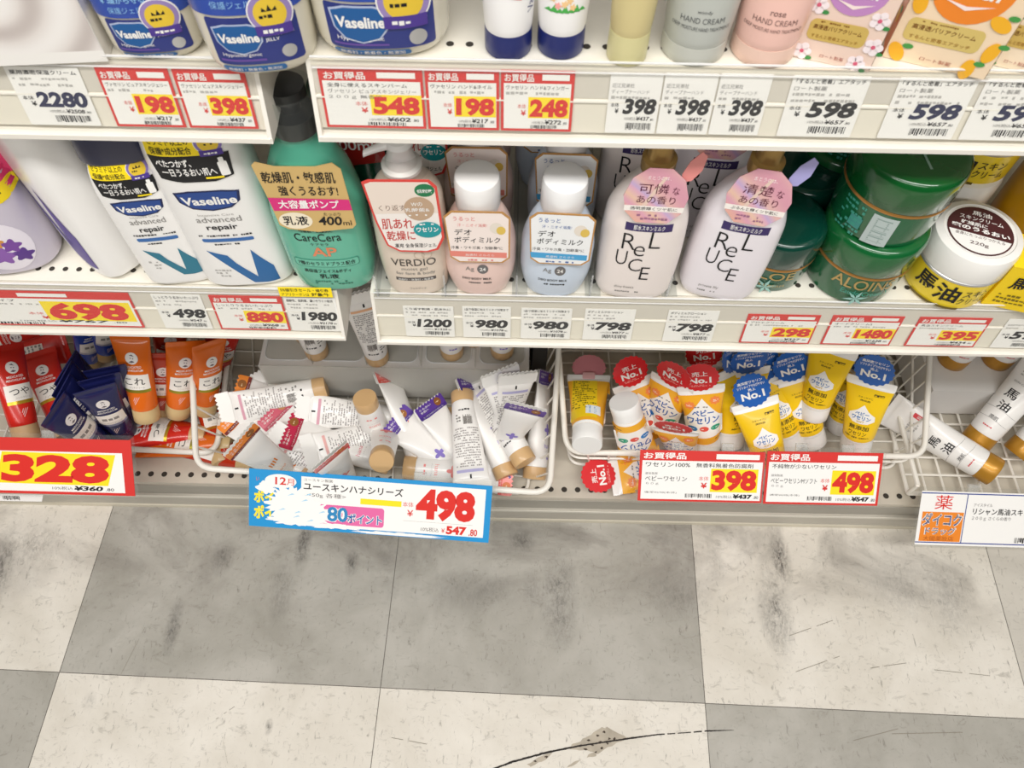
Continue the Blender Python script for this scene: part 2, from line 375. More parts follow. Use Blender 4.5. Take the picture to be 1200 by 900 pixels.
o = f.build('floor'); o['kind'] = 'structure'
b = MB(); b.box(-1.6, .80, 0, 1.7, .83, 1.6, mat('#77726a', .5, var=.03)); o = b.build('wall_back'); o['kind'] = 'structure'  # wall colour darkened to stand in for the shade deep inside the shelves

# ================================================================== shelves
FR, FL = 0.4015, 0.4050
class Rail(Flat): pass
RAILS = {}
def shelf(key, label, x0, x1, F, zlip, zdeck, depth, ctop):
    t = thing('store_shelf', label, 'shelf', 'white metal display shelves', Matrix.Translation((0, F, zlip)))
    tilt = .010; ztop = zdeck - zlip
    d = MB(); d.box(x0, .016, ztop - .016, x1, depth, ztop, CREAM)
    hole = mat('#3a352f', .8)
    x = x0 + .012
    while x < x1 - .01:
        d.fill(Flat((x, .030, ztop), (1, 0, 0), (0, 1, 0)), ell(0, 0, .0026, n=12), hole, .0003); x += .0125
    d.build('deck', t)
    V = Vector((0, tilt, ztop)).normalized(); R = Flat((0, F + .003, zlip + .004), (1, 0, 0), V); RAILS[key] = R
    r = MB(); rf = Flat((0, .0022, .004), (1, 0, 0), V); Hh = ztop - .004
    r.card(rf, [(x0, 0), (x1, 0), (x1, Hh + .001), (x0, Hh + .001)], mat('#e9e3d4', .4), .004)
    r.box(x0 - .002, -.0040, -.003, x1 + .002, .012, .0008, WIRE)                                  # bottom lip
    r.wire([rf(x0, Hh * .50, .0002), rf(x1, Hh * .50, .0002)], .0014, WIRE)                      # ridge along the rail
    r.rect(rf, x0, Hh * .55, x1, Hh * .97, mat('#d6d0c4', .45), .0004)
    r.build('label_rail', t)
    for xx in (x0, x1):                                                                          # folded end brackets
        e = MB(); s_ = -1 if xx == x0 else 1
        e.add([(xx, -.004, -.003), (xx + s_ * .003, -.004, -.003), (xx + s_ * .003, .012, ztop), (xx, .012, ztop), (xx, depth * .6, ztop), (xx + s_ * .003, depth * .6, ztop), (xx, depth * .6, ztop - .03), (xx + s_ * .003, depth * .6, ztop - .03), (xx, .012, -.003), (xx + s_ * .003, .012, -.003)],
              [(0, 1, 2, 3), (3, 2, 5, 4), (1, 9, 7, 5, 2), (0, 3, 4, 6, 8), (0, 8, 9, 1), (8, 6, 7, 9), (4, 5, 7, 6)], WIRE)
        e.build('end_bracket', t)
    cv = MB(); cf = Flat((0, -.0015, .003), (1, 0, 0), V); Hc = ctop - zlip - .003
    cv.card(cf, [(x0 + .001, 0), (x1 - .001, 0), (x1 - .001, Hc), (x0 + .001, Hc)], clear(), .0010)
    cv.wire([cf(x0 + .001, Hc, -.0005), cf(x1 - .001, Hc, -.0005)], .0008, clear('#ffffff', .45, .1))
    cv.wire([cf(x0 + .001, Hh * .99, -.0005), cf(x1 - .001, Hh * .99, -.0005)], .0006, clear('#ffffff', .5, .1))
    cv.build('label_cover', t)
    return t
shelf('TL', 'upper left display shelf holding the petroleum jelly jars', -1.1, -.170, FL, .753, .803, .36, .8085)
shelf('TR', 'upper right display shelf holding hand cream tubes and orange boxes', -.131, 1.1, FR, .759, .808, .36, .8135)
shelf('ML', 'middle left display shelf holding the white lotion bottles', -1.1, -.164, FL, .508, .564, .36, .5690)
shelf('MR', 'middle right display shelf holding body milk bottles and green jars', -.127, 1.1, FR, .508, .566, .36, .5710)
def base(label, x0, x1, F, n):
    t = thing('shelving_plinth', label, 'plinth', 'bottom decks of the display shelving', Matrix.Translation((0, F, 0)))
    d = MB(); d.box(x0, .002, .080, x1, .39, .088, mat('#cbc3b4', .45, var=.07)); x = x0 + .012
    while x < x1 - .01: d.fill(Flat((x, .0150, .088), (1, 0, 0), (0, 1, 0)), ell(0, 0, .0042, n=12), mat('#3a352f', .8), .0003); x += .0195
    d.build('deck', t)
    k = MB(); k.box(x0, .0005, .050, x1, .012, .0797, mat('#a39e93', .35, var=.05)); k.box(x0, -.0025, .0135, x1, .010, .0497, mat('#bdb7aa', .35, var=.05)); k.box(x0, -.0040, .0440, x1, -.0027, .0490, mat('#dcd7ca', .3)); k.box(x0, -.0005, .0092, x1, .008, .0132, mat('#4d463c', .7)); k.box(x0, -.0032, .0003, x1, .008, .0089, mat('#d9d1bd', .4, var=.06))
    k.build('kick_plate', t)
    return t
base('white bottom shelf deck and kick plate on the left under the 328 card', -1.2, -.148, .419, 0)
base('white bottom shelf deck and kick plate under the yellow tube basket', -.1475, 1.2, .4075, 1)
u = MB(); u.box(-.153, .74, 0, -.143, .79, 1.3, mat('#d9d3c6', .4)); 
for k in range(40): u.box(-.1495, .7385, .12 + k * .028, -.1465, .7405, .132 + k * .028, mat('#2b2824', .8))
tag(u.build('shelf_upright'), 'slotted white metal upright between the two shelving bays', 'upright')

# ================================================================== wire baskets
def fillet(pts, r, n=6):
    o = []; N = len(pts)
    for i in range(N):
        p, a, b = Vector(pts[i]), Vector(pts[i - 1]), Vector(pts[(i + 1) % N]); u = (a - p).normalized(); v = (b - p).normalized()
        for k in range(n + 1):
            t = k / n; o.append(p + u * r * (1 - t) ** 2 + v * r * t ** 2)
    return o
def basket(label, rim, zb, inset, rings=(), wires=.028):
    t = thing('wire_basket', label, 'basket', 'white wire baskets on the bottom shelf'); rim = [Vector(p) for p in rim]
    c = sum(rim, Vector()) / 4
    def low(p, f=1.0):
        q = p.lerp(Vector((c.x, c.y, p.z)), 0); d = Vector((c.x - p.x, c.y - p.y, 0)); d = Vector((math.copysign(min(inset, abs(d.x)), d.x), math.copysign(min(inset, abs(d.y)), d.y), 0))
        return Vector((p.x + d.x * f, p.y + d.y * f, p.z + (zb - p.z) * f))
    m = MB(); m.wire(fillet(rim, .024), .0042, WIRE, 10, True); m.build('rim', t)
    bt = [low(p) for p in rim]
    m = MB(); m.wire(fillet(bt, .018), .0024, WIRE, 8, True)
    for fr in rings: m.wire(fillet([low(p, fr) for p in rim], .02), .0020, WIRE, 8, True)
    m.build('lower_frame', t)
    m = MB()
    for i in range(4):
        a, b, A, B_ = rim[i], rim[(i + 1) % 4], bt[i], bt[(i + 1) % 4]; L = (b - a).length; n = int(L / wires)
        for k in range(1, n):
            s_ = k / n
            if s_ * L < .02 or (1 - s_) * L < .02: continue
            m.wire([a.lerp(b, s_), A.lerp(B_, s_)], .0015, WIRE, 6)
    for k in range(1, 13): s_ = k / 13; m.wire([bt[0].lerp(bt[1], s_), bt[3].lerp(bt[2], s_)], .0014, WIRE, 6)
    for k in range(1, 9): s_ = k / 9; m.wire([bt[0].lerp(bt[3], s_) - Vector((0, 0, .0028)), bt[1].lerp(bt[2], s_) - Vector((0, 0, .0028))], .0014, WIRE, 6)
    m.build('wire_grid', t)
    return t
def far(a, b, k): return a + (b - a) * k
fl_, fr_ = at(230, 548, .168), at(644, 578, .168)
basket('big white wire basket heaped with white hand cream tubes', [fl_, fr_, far(fr_, at(655, 405, .2), 1.45), far(fl_, at(223, 388, .2), 1.45)], .094, .028)
fl_, fr_ = at(664, 530, .16), at(1083, 535, .16)
basket('white wire basket of yellow tubes', [fl_, fr_, far(fr_, at(1090, 410, .2), 1.45), far(fl_, at(654, 405, .2), 1.45)], .098, .010, (.45,))
basket('low white wire basket of red, navy and orange tubes', [Vector((-.86, .466, .122)), at(254, 531, .122), at(254, 531, .122) + Vector((-.02, .26, .02)), Vector((-.86, .72, .142))], .094, .008)
# wire tray on the right
t = thing('wire_tray', 'white wire mesh tray under the horse oil cream tubes', 'tray'); a = at(1064, 578, .098)
m = MB(); m.wire([a + Vector((0, 0, .03)), a + Vector((0, .30, .03))], .0035, WIRE); m.wire([a, a + Vector((0, .30, 0))], .003, WIRE); m.wire([a + Vector((0, .0, .0)), a + Vector((.5, -.004, 0))], .0035, WIRE); m.wire([a, a + Vector((0, 0, .03))], .003, WIRE); m.wire([a + Vector((0, .30, 0)), a + Vector((0, .30, .03))], .003, WIRE); m.build('frame', t)
m = MB()
for k in range(1, 18): m.wire([a + Vector((k * .027, 0, 0)), a + Vector((k * .027, .3, 0))], .0018, WIRE, 6)
for k in range(1, 11): m.wire([a + Vector((0, k * .028, .003)), a + Vector((.5, k * .028, .003))], .0018, WIRE, 6)
m.build('wire_grid', t)
m = MB(); q = Vector((a.x + .02, .4015, a.z + .004)); m.card(Flat(q, (1, 0, 0), (0, -.25, 1)), [(0, -.012), (.5, -.016), (.5, .010), (0, .010)], clear('#f4f4f0', .7), .0012); m.build('label_holder', t)

# ================================================================== price cards
def frame(O, U, V):
    U = U.normalized(); N = U.cross(V).normalized(); V = N.cross(U)
    return Matrix(((U.x, -N.x, V.x, O.x), (U.y, -N.y, V.y, O.y), (U.z, -N.z, V.z, O.z), (0, 0, 0, 1)))
TRED = mat('#d8322c', .5); DIM = mat('#7d7a78', .6); PINKR = mat('#e0706a', .6)
def white_face(m, W, H, price, tax, title, lines, col=INK, px=(.30, .95), tw=.95):
    F_ = Flat(); m.card(F_, rr(0, 0, W, H, .0008, 2), PAPER, .0004)
    T = lambda s, x, y, w, h, c, **k: m.text(F_, s, x * W, y * H, w * W, h * H, c, .0002, **k)
    if title: T(title, .05, .875, tw - .05, .075, INK, bold=.01)
    for i, s in enumerate(lines):
        y = .765 - i * .10
        if s: T(s, .05, y, min(.9, .05 + len(s) * .075), .07, DIM)
        else: m.dashes(F_, .05 * W, y * H, .88 * W, (y + .08) * H, 1, LGREY, .0002)
    T('本体', .06, .445, .16, .07, INK); T('¥', .15, .34, .075, .085, INK, bold=.02)
    T(price, px[0], .32, px[1] - px[0], .27, col, bold=.045, shear=.12)
    T('10%税込', .36, .225, .22, .055, DIM); T('¥' + tax, .59, .22, .26, .07, INK, bold=.02, shear=.1); T('.80', .86, .22, .07, .04, INK)
    m.barcode(F_, .40 * W, .06 * H, .90 * W, .18 * H, INK, .0002, len(price) + len(tax))
def sale_face(m, W, H, price, tax, name, px=(.40, .93), big=False, sub=None, head=True, seed=1, first='お買得品', hx=(.05, .45), bx=(.56, .93), border=None, pv=(.25, .55)):
    F_ = Flat(); b = border or min(W, H) * .045; m.card(F_, [(0, 0), (W, 0), (W, H), (0, H)], TRED, .0006)
    T = lambda s, x, y, w, h, c, hh=.0004, **k: m.text(F_, s, x * W, y * H, w * W, h * H, c, hh, **k)
    m.rect(F_, b, b, W - b, H * .80, PAPER, .0002)
    if head: T(first, hx[0], .825, hx[1] - hx[0], .125, PAPER, bold=.018)
    m.rect(F_, bx[0] * W, .85 * H, bx[1] * W, .945 * H, PAPER, .0002)
    for i, s in enumerate(name):
        y = .70 - i * .10
        if s: T(s, .07, y, min(.86, .03 + len(s) * (.034 if big else .062)), .07, INK if i == 0 else DIM)
        else: m.dashes(F_, .07 * W, y * H, .8 * W, (y + .08) * H, 1, LGREY, .0003)
    m.rect(F_, (px[0] - .02) * W, (pv[0] - .02) * H, (px[1] + .025) * W, (pv[1] + .03) * H, YEL, .0003)
    T(price, px[0], pv[0], px[1] - px[0], pv[1] - pv[0], RED, .0005, bold=.05, shear=.03)
    x = px[0] - (.17 if not big else .10)
    T('本体', x, pv[0] + .14, .12 if not big else .07, .075, PINKR); T('¥', x + .05, pv[0] + .02, .07 if not big else .04, .09, TRED, bold=.02)
    T('10%税込', .44, .13, .17, .05, DIM); T('¥' + tax, .62, .125, .23, .075, INK, bold=.025, shear=.08); T('.80', .87, .125, .06, .045, INK)
    m.barcode(F_, (.42 if not big else .3) * W, .05 * H, (.80 if not big else .55) * W, .11 * H, INK, .0004, seed)
def rail_tag(key, q, label, fn, group, name='price_tag'):
    R = RAILS[key]; pts = [atplane(x, y, R.O, R.N) - R.O for x, y in q]; uv = [(p.dot(R.U), p.dot(R.V)) for p in pts]
    u0 = (uv[0][0] + uv[3][0]) / 2; u1 = (uv[1][0] + uv[2][0]) / 2; v0 = max(.001, (uv[2][1] + uv[3][1]) / 2); v1 = (uv[0][1] + uv[1][1]) / 2
    m = MB(); fn(m, u1 - u0, v1 - v0); o = m.build(name, None, frame(R(u0, v0, .0022), R.U, R.V)); tag(o, label, 'price tag', group); return o
G1, G2, G3, G4 = 'price tags along the upper left shelf edge', 'price tags along the upper right shelf edge', 'price tags along the middle left shelf edge', 'price tags along the middle right shelf edge'
W_ = lambda *a, **k: (lambda m, W, H: white_face(m, W, H, *a, **k)); S_ = lambda *a, **k: (lambda m, W, H: sale_face(m, W, H, *a, **k))
navy = mat('#20244a', .55)
rail_tag('TL', [(4, 76), (90, 77), (124, 149), (42, 148)], 'white price tag reading 2280 below the cream swirl carton', W_('2280', '2508', '薬用濃密保湿クリーム', [None, None], col=navy, px=(.24, .95)), G1)
rail_tag('TL', [(109, 77), (196, 79), (222, 152), (143, 150)], 'red bordered price tag reading 198 on the upper left shelf edge', S_('198', '217', ['ヴァセリン ピュアスキンジェリー', None], seed=4), G1)
rail_tag('TL', [(200, 79), (284, 81), (308, 154), (227, 152)], 'red bordered price tag reading 398 on the upper left shelf edge', S_('398', '437', ['ヴァセリン ピュアスキンジェリー', None], seed=5), G1)
rail_tag('TR', [(371, 78), (495, 79), (500, 151), (386, 150)], 'wide red bordered price tag reading 548 below the largest jelly jar', S_('548', '602', ['全身に使えるスキンバーム', 'ヴァセリン ピュアスキンジェリー', '２００ｇ 無香性'], px=(.49, .95), seed=6), G2)
rail_tag('TR', [(497, 80), (584, 80), (586, 152), (503, 151)], 'red bordered price tag reading 198 below the white navy-capped tubes', S_('198', '217', ['ヴァセリン ハンド&ネイル', None], seed=7), G2)
rail_tag('TR', [(586, 81), (674, 81), (669, 154), (588, 153)], 'red bordered price tag reading 248 below the white navy-capped tubes', S_('248', '272', ['ヴァセリン ハンド&フィンガー', None], seed=8), G2)
DP = ['近江兄弟社', 'ディープナーハンド', None]
rail_tag('TR', [(715, 83), (776, 84), (768, 155), (709, 154)], 'white price tag reading 398 below the pale yellow tube', W_('398', '437', None, DP), G2)
rail_tag('TR', [(778, 84), (841, 84), (829, 155), (770, 155)], 'white price tag reading 398 below the grey hand cream tube', W_('398', '437', None, DP), G2)
rail_tag('TR', [(843, 84), (905, 85), (888, 156), (831, 156)], 'white price tag reading 398 below the pink hand cream tube', W_('398', '437', None, DP), G2)
ET = ['ロート製薬', None, None]
rail_tag('TR', [(930, 86), (1022, 88), (993, 161), (908, 159)], 'white price tag reading 598 below the pink flower carton', W_('598', '657', '「するんと密着」エアタッチ', ET), G2)
rail_tag('TR', [(1056, 89), (1148, 90), (1112, 163), (1024, 161)], 'white price tag reading 598 below the orange carton', W_('598', '657', '「するんと密着」エアタッチ', ET, col=navy), G2)
rail_tag('TR', [(1157, 90), (1250, 92), (1212, 165), (1120, 163)], 'white price tag reading 598 cut off by the right picture edge', W_('598', '657', '「するんと密着」エアタッチ', ET, col=navy), G2)
rail_tag('ML', [(-110, 337), (152, 341), (169, 382), (-85, 378)], 'large red bordered price card reading 698 on the middle shelf edge', S_('698', '767', ['しっとり洗い流すタイプ', None], px=(.60, .955), big=True, bx=(.50, .72), hx=(.05, .3), pv=(.20, .70)), G3)
rail_tag('ML', [(177, 342), (236, 344), (250, 385), (195, 383)], 'white price tag reading 498 below the smaller white lotion bottle', W_('498', '547', 'しっとりうるおいたっぷり', [None, None], px=(.28, .97)), G3)
rail_tag('ML', [(245, 344), (332, 346), (340, 387), (260, 385)], 'red bordered price tag reading 880 on the middle shelf edge', S_('880', '968', ['しっとりうるおいたっぷり', None], seed=9, px=(.43, .95)), G3)
rail_tag('ML', [(330, 346), (394, 348), (401, 390), (346, 388)], 'white price tag reading 1980 below the green pump bottle', W_('1980', '2178', '弱酸性、低刺激、濃いセラミド配合', [None, None], px=(.25, .97)), G3)
def sticker(m, W, H):
    F_ = Flat(); m.card(F_, [(0, 0), (W, 0), (W, H), (0, H)], YEL, .0003); m.text(F_, '5%値引きセール・値引券', W * .04, H * .55, W * .9, H * .34, INK, .0002, bold=.01); m.text(F_, 'アプリクーポンは', W * .04, H * .1, W * .52, H * .32, INK, .0002); m.text(F_, '対象外', W * .6, H * .08, W * .34, H * .38, INK, .0002, bold=.02)
o = rail_tag('ML', [(327, 333), (389, 334), (392, 345), (330, 344)], 'small yellow sticker stuck above the 1980 price tag', sticker, None, 'price_sticker'); o['category'] = 'sticker'
o.location.y -= .003; o.location.z += .002
R4 = lambda q, p, t, ti, li, lb, **k: rail_tag('MR', q, lb, W_(p, t, ti, li, **k), G4)
R4([(470, 356), (532, 358), (533, 395), (479, 394)], '1200', '1320', 'くり返す乾燥・肌あれに', [None, None], 'white price tag reading 1200 below the beige pump bottle', px=(.24, .95))
R4([(540, 357), (598, 358), (599, 396), (545, 395)], '980', '1078', '1品で保湿に加えてニオイ対策まで', [None, None], 'white price tag reading 980 below the pink body milk bottle', px=(.26, .94))
R4([(610, 359), (671, 360), (667, 397), (611, 396)], '980', '1078', '1品で保湿に加えてニオイ対策まで', [None, None], 'white price tag reading 980 below the pale blue body milk bottle', px=(.24, .95))
R4([(686, 360), (746, 361), (738, 398), (682, 397)], '798', '877', 'ボディミルクローション', [None, None], 'white price tag reading 798 below the upright holographic-tag bottle', px=(.22, .96), tw=.75)
R4([(783, 361), (844, 363), (832, 399), (776, 398)], '798', '877', 'ボディミルクローション', [None, None], 'white price tag reading 798 below the leaning holographic-tag bottle', px=(.22, .96), tw=.75)
R5 = lambda q, p, t, n, lb, sd: rail_tag('MR', q, lb, S_(p, t, n, seed=sd, px=(.42, .95)), G4)
R5([(875, 366), (963, 368), (945, 403), (866, 402)], '298', '327', ['アロエクリーム', None], 'red bordered price tag reading 298 below the small dark green jar', 12)
R5([(974, 368), (1062, 369), (1038, 405), (961, 404)], '1480', '1628', ['オードクリームS', None], 'red bordered price tag reading 1480 below the stacked green jars', 13)
R5([(1076, 370), (1164, 371), (1136, 408), (1058, 406)], '395', '434', ['馬油スキンクリーム', None], 'red bordered price tag reading 395 below the yellow horse oil jar', 14)
R4([(1180, 372), (1240, 373), (1215, 410), (1158, 408)], '598', '657', None, [None, None], 'white price tag cut off by the right edge of the middle shelf', px=(.24, .96))

# the five big cards hung in front of the bottom shelf
def big_card(TL, TR_, BR, BL, Y, el, label, fn, tagc='price card'):
    N = Vector((0, -math.cos(el), math.sin(el))); O = aty((TL[0] + TR_[0]) / 2, (TL[1] + TR_[1]) / 2, Y)
    a, b, c, d = [atplane(x, y, O, N) for x, y in (TL, TR_, BR, BL)]
    U = ((b - a) + (c - d)) / 2; V = ((a - d) + (b - c)) / 2; C_ = (a + b + c + d) / 4; W = U.length; H = V.length
    t = thing('price_card', label, tagc, 'big price cards along the bottom shelf', frame(C_ - U / 2 - V / 2, U, V))
    m = MB(); fn(m, W, H); m.build('card', t)
    m = MB(); Fh = Flat((0, .0004, 0)); m.card(Fh, rr(-.004, -.004, W + .004, H + .006, .003, 3), clear(), .0009)
    m.build('clear_sleeve', t)
    m = MB()
    for x in (W * .3, W * .7): m.box(x - .008, .0015, H * .55, x + .008, .006, H + .010, clear('#f0f0ee', .75))
    m.build('hanger_clip', t)
    return t
el = math.radians(48)
def f328(m, W, H):
    F_ = Flat(); m.card(F_, [(0, 0), (W, 0), (W, H), (0, H)], TRED, .0006); m.rect(F_, 0, H * .05, W * .965, H * .765, PAPER, .0002); m.rect(F_, W * .30, H * .83, W * .52, H * .93, PAPER, .0002)
    T = lambda s, x, y, w, h, c, **k: m.text(F_, s, x * W, y * H, w * W, h * H, c, .0005, **k)
    m.fill(F_, [(W * .495, H * .19), (W * .905, H * .17), (W * .94, H * .73), (W * .53, H * .75)], YEL, .0003)
    T('328', .515, .21, .40, .50, RED, bold=.05, shear=.08); T('本体', .44, .47, .06, .11, PINKR); T('¥', .445, .30, .045, .13, TRED, bold=.02)
    T('10%税込', .70, .085, .075, .06, DIM); T('¥360', .78, .075, .105, .085, INK, bold=.04, shear=.15); T('.80', .895, .08, .03, .05, INK); m.barcode(F_, .10 * W, .08 * H, .35 * W, .16 * H, INK, .0004, 2)
    T('メンソレータム薬用ハンドクリーム', .04, .60, .36, .09, INK); m.dashes(F_, .04 * W, .35 * H, .36 * W, .55 * H, 2, LGREY, .0003)
big_card((-160, 508), (168, 519), (157, 580), (-160, 575), .425, el, 'red and yellow price card reading 328 at the bottom left', f328)
m = MB(); q0 = at(0, 577, .1); m.card(Flat((0, 0, 0), (1, 0, 0), (0, .5, .7)), [(0, 0), (.135, 0), (.14, .012), (0, .012)], PAPER, .0005); m.barcode(Flat((0, 0, 0), (1, 0, 0), (0, .5, .7)), .08, .002, .105, .009, INK)
pA = aty(-60, 580, .40); o = m.build('paper_slip', None, Matrix.Translation(pA + Vector((0, -.006, -.004)))); tag(o, 'white paper slip with a barcode peeking out below the 328 card', 'slip')
def f498blue(m, W, H):
    F_ = Flat(); B = mat('#1f93d2', .45); m.card(F_, [(0, 0), (W, 0), (W, H), (0, H)], B, .0006); r = random.Random(5)
    T = lambda s, x, y, w, h, c, hh=.0006, **k: m.text(F_, s, x * W, y * H, w * W, h * H, c, hh, **k)
    m.rect(F_, W * .215, H * .08, W * .975, H * .93, PAPER, .0002)
    m.fill(F_, ell(W * .13, H * .82, W * .065, H * .12), PAPER, .0003)
    YT = mat('#f7e53a', .5)
    T('ポイント', .02, .42, .17, .22, YT, .0003, bold=.05); T('ポイント', .02, .14, .17, .24, YT, .0003, bold=.05)
    m.fill(F_, rr(W * .27, H * .13, W * .56, H * .47, H * .05), mat('#e46aa4', .5), .0003)
    # the worn patch where the print has rubbed off to white paper
    lay = [0]
    def rub(cx, cy, rx, ry, n, h):
        lay[0] += 1; h += lay[0] * .00002
        pts = []
        for i in range(n): k = r.uniform(.66, 1.12); a = 2 * PI * i / n; pts.append((max(.002, min(W - .002, W * (cx + rx * k * math.cos(a)))), max(.001, min(H - .001, H * (cy + ry * k * math.sin(a))))))
        m.fill(F_, pts, mat('#f3f3f1', .6), h)
    rub(.17, .45, .10, .34, 60, .0004); rub(.25, .30, .12, .22, 60, .0004); rub(.07, .70, .04, .12, 30, .0004); rub(.20, .16, .12, .10, 50, .0004); rub(.36, .10, .16, .05, 60, .0004); rub(.62, .035, .2, .035, 60, .0004); rub(.10, .80, .035, .06, 24, .0003)
    for k in range(16):
        x = r.uniform(.10, .30); y = r.uniform(.12, .62); m.fill(F_, [(W * x, H * y), (W * (x + .03), H * (y + .03)), (W * (x + .02), H * (y + .045))], mat('#a9d6ee', .6) if k % 2 else mat('#f3f3f1', .6), .00062 + k * .00001)
    T('12', .108, .76, .045, .13, TRED, bold=.02); T('月', .155, .76, .03, .11, TRED); T('い', .03, .80, .012, .07, PINKR)
    T('ユースキン製薬', .225, .855, .12, .05, DIM); T('ユースキンハナシリーズ', .225, .70, .41, .14, INK, bold=.015); T('<50g 各種>', .24, .575, .16, .09, DIM)
    m.rect(F_, W * .46, H * .52, W * .63, H * .62, YEL, .0003)
    T('80', .325, .18, .085, .26, PAPER, .0005, bold=.09); T('80', .325, .18, .085, .26, mat('#2b86bd', .5), .0006, bold=.03)
    T('ポイント', .405, .17, .15, .18, PAPER, .0005, bold=.08); T('ポイント', .408, .175, .145, .17, mat('#2668a6', .5), .0006, bold=.02)
    T('498', .69, .32, .245, .55, RED, bold=.055); T('本体', .635, .53, .045, .09, PINKR); T('¥', .655, .37, .025, .11, TRED, bold=.01)
    T('10%税込', .715, .125, .075, .075, DIM); T('¥', .80, .12, .015, .08, TRED); T('547', .82, .10, .085, .15, RED, bold=.05); T('.80', .915, .10, .035, .12, TRED, bold=.02)
    m.fill(F_, [(W * .64, H * .285), (W * .93, H * .285), (W * .93, H * .29), (W * .64, H * .29)], LGREY, .0003)
big_card((297, 549), (579, 570), (574, 636), (290, 616), .384, el, 'blue bordered worn price card reading 498 in front of the white tubes', f498blue)
def fred(price, tax, head, name, g, last=False):
    def fn(m, W, H):
        F_ = Flat(); m.card(F_, [(0, 0), (W, 0), (W, H), (0, H)], TRED, .0006); m.rect(F_, W * .022, H * .04, W * (.978 if last else .985), H * .80, PAPER, .0002)
        T = lambda s, x, y, w, h, c, **k: m.text(F_, s, x * W, y * H, w * W, h * H, c, .0005, **k)
        T('お買得品', .03, .83, .34, .13, PAPER, bold=.022); m.rect(F_, W * .61, H * .845, W * .955, H * .945, PAPER, .0002)
        x = .05
        for s in head: wd = len(s) * .0505 - (.1 if '%' in s else 0) * .5; T(s, x, .68, wd, .085, INK, bold=.004); x += wd + .05
        T('健栄製薬', .05, .525, .10, .045, DIM); T(name, .05, .40, min(.40, len(name) * .048), .10, INK); T(g, .06, .32, .10, .05, DIM); T('通常¥' + '698(本体)', .05, .15, .26, .045, DIM)
        m.rect(F_, W * .575, H * .20, W * .955, H * .66, YEL, .0003); T(price, .585, .225, .36, .41, RED, bold=.05)
        T('本体', .48, .42, .08, .085, PINKR); T('¥', .50, .27, .05, .11, TRED, bold=.03); m.barcode(F_, .38 * W, .08 * H, .60 * W, .16 * H, INK, .0004, 7)
        T('10%税込', .63, .08, .13, .06, DIM); T('¥' + tax, .765, .075, .155, .09, INK, bold=.05, shear=.05); T('.80', .93, .08, .04, .055, INK)
    return fn
big_card((741, 528), (888, 530), (892, 590), (747, 586), .432, el, 'red bordered price card reading 398 in front of the red-sealed tubes', fred('398', '437', ['ワセリン100%', '無香料無着色防腐剤'], 'ベビーワセリン', '６０ｇ'))
big_card((888, 530), (1020, 532), (1030, 593), (892, 590), .432, el, 'red bordered price card reading 498 in front of the blue-sealed tubes', fred('498', '547', ['不純物が少ないワセリン'], 'ベビーワセリンMソフト', '６０ｇ', True))
def fdrug(m, W, H):
    F_ = Flat(); B = mat('#27408f', .5); m.card(F_, [(0, 0), (W, 0), (W, H), (0, H)], PAPER, .0006); m.rect(F_, 0, H * .955, W, H * .975, B, .0002); m.rect(F_, 0, H * .04, W, H * .06, B, .0002)
    k = .1 / W; T = lambda s, x, y, w, h, c, **q: m.text(F_, s, x, y * H, w, h * H, c, .0005, **q); s_ = W / 205
    m.rect(F_, 4 * s_, H * .07, 53 * s_, H * .62, mat('#ee8a2a', .5), .0002); m.rect(F_, 54 * s_, H * .05, 55 * s_, H * .96, B, .0002)
    T('薬', 17 * s_, .67, 21 * s_, .26, RED, bold=.0); T('ダイコク', 4 * s_, .35, 48 * s_, .26, PAPER, bold=.05); T('ダイコク', 5 * s_, .36, 46 * s_, .24, B, bold=.02); T('ドラッグ', 9 * s_, .19, 38 * s_, .15, PAPER, bold=.045); T('ドラッグ', 10 * s_, .195, 36 * s_, .14, B, bold=.015); T('大國薬妝店', 9 * s_, .08, 36 * s_, .09, mat('#b05a18', .5))
    T('アイスタイル', 63 * s_, .74, 22 * s_, .06, DIM); T('リシャン馬油スキンクリーム', 63 * s_, .59, 98 * s_, .12, INK, bold=.012); T('２００ｇ さくらの香り', 63 * s_, .48, 46 * s_, .08, DIM); m.barcode(F_, 118 * s_, .08 * H, 160 * s_, .18 * H, INK, .0004, 8)
    T('698', 165 * s_, .15, 36 * s_, .3, INK, bold=.04)
big_card((1067, 577), (1272, 581), (1272, 645), (1072, 637), .408, el, 'white and orange shop card at the bottom right below the wire tray', fdrug)

# ================================================================== bottles and jars on the middle shelf
ZM = .5662
def stand(px_, py_, z, b, rz=0, ry=0, back=0.0): p = at(px_, py_, z); return TR((p.x, p.y + b + back, z + .0003), rz, 0, ry)
NAVY = mat('#181c40', .35, coat=.3); VB = mat('#1c3f8f', .4); GOLD = mat('#b8965a', .32, .55); HOLO_P = mat('#e9b7bd', .25, coat=.6); SILVER = mat('#c9c9c9', .3, .6)

def badge(m, mp, cx, cy, r, ring='#8a77b8', h=.0005):
    m.fill(mp, ell(cx, cy, r), PAPER, h); m.fill(mp, ell(cx, cy, r * .94), mat(ring, .5), h + .0001); m.fill(mp, ell(cx, cy, r * .72), mat('#e8c53c', .4), h + .0002)
    for k in (-1, 0, 1): m.fill(mp, [(cx + (k * .22 - .12) * r, cy + .12 * r), (cx + (k * .22 + .12) * r, cy + .12 * r), (cx + k * .30 * r, cy + (.42 - .1 * abs(k)) * r)], INK, h + .0003)
    m.dashes(mp, cx - .5 * r, cy - .25 * r, cx + .5 * r, cy + .02 * r, 1, INK, h + .0003); m.rect(mp, cx - .8 * r, cy - 1.05 * r, cx + .8 * r, cy - .55 * r, mat('#4f3a92', .5), h + .0003); m.dashes(mp, cx - .5 * r, cy - .98 * r, cx + .5 * r, cy - .68 * r, 1, PAPER, h + .0004)
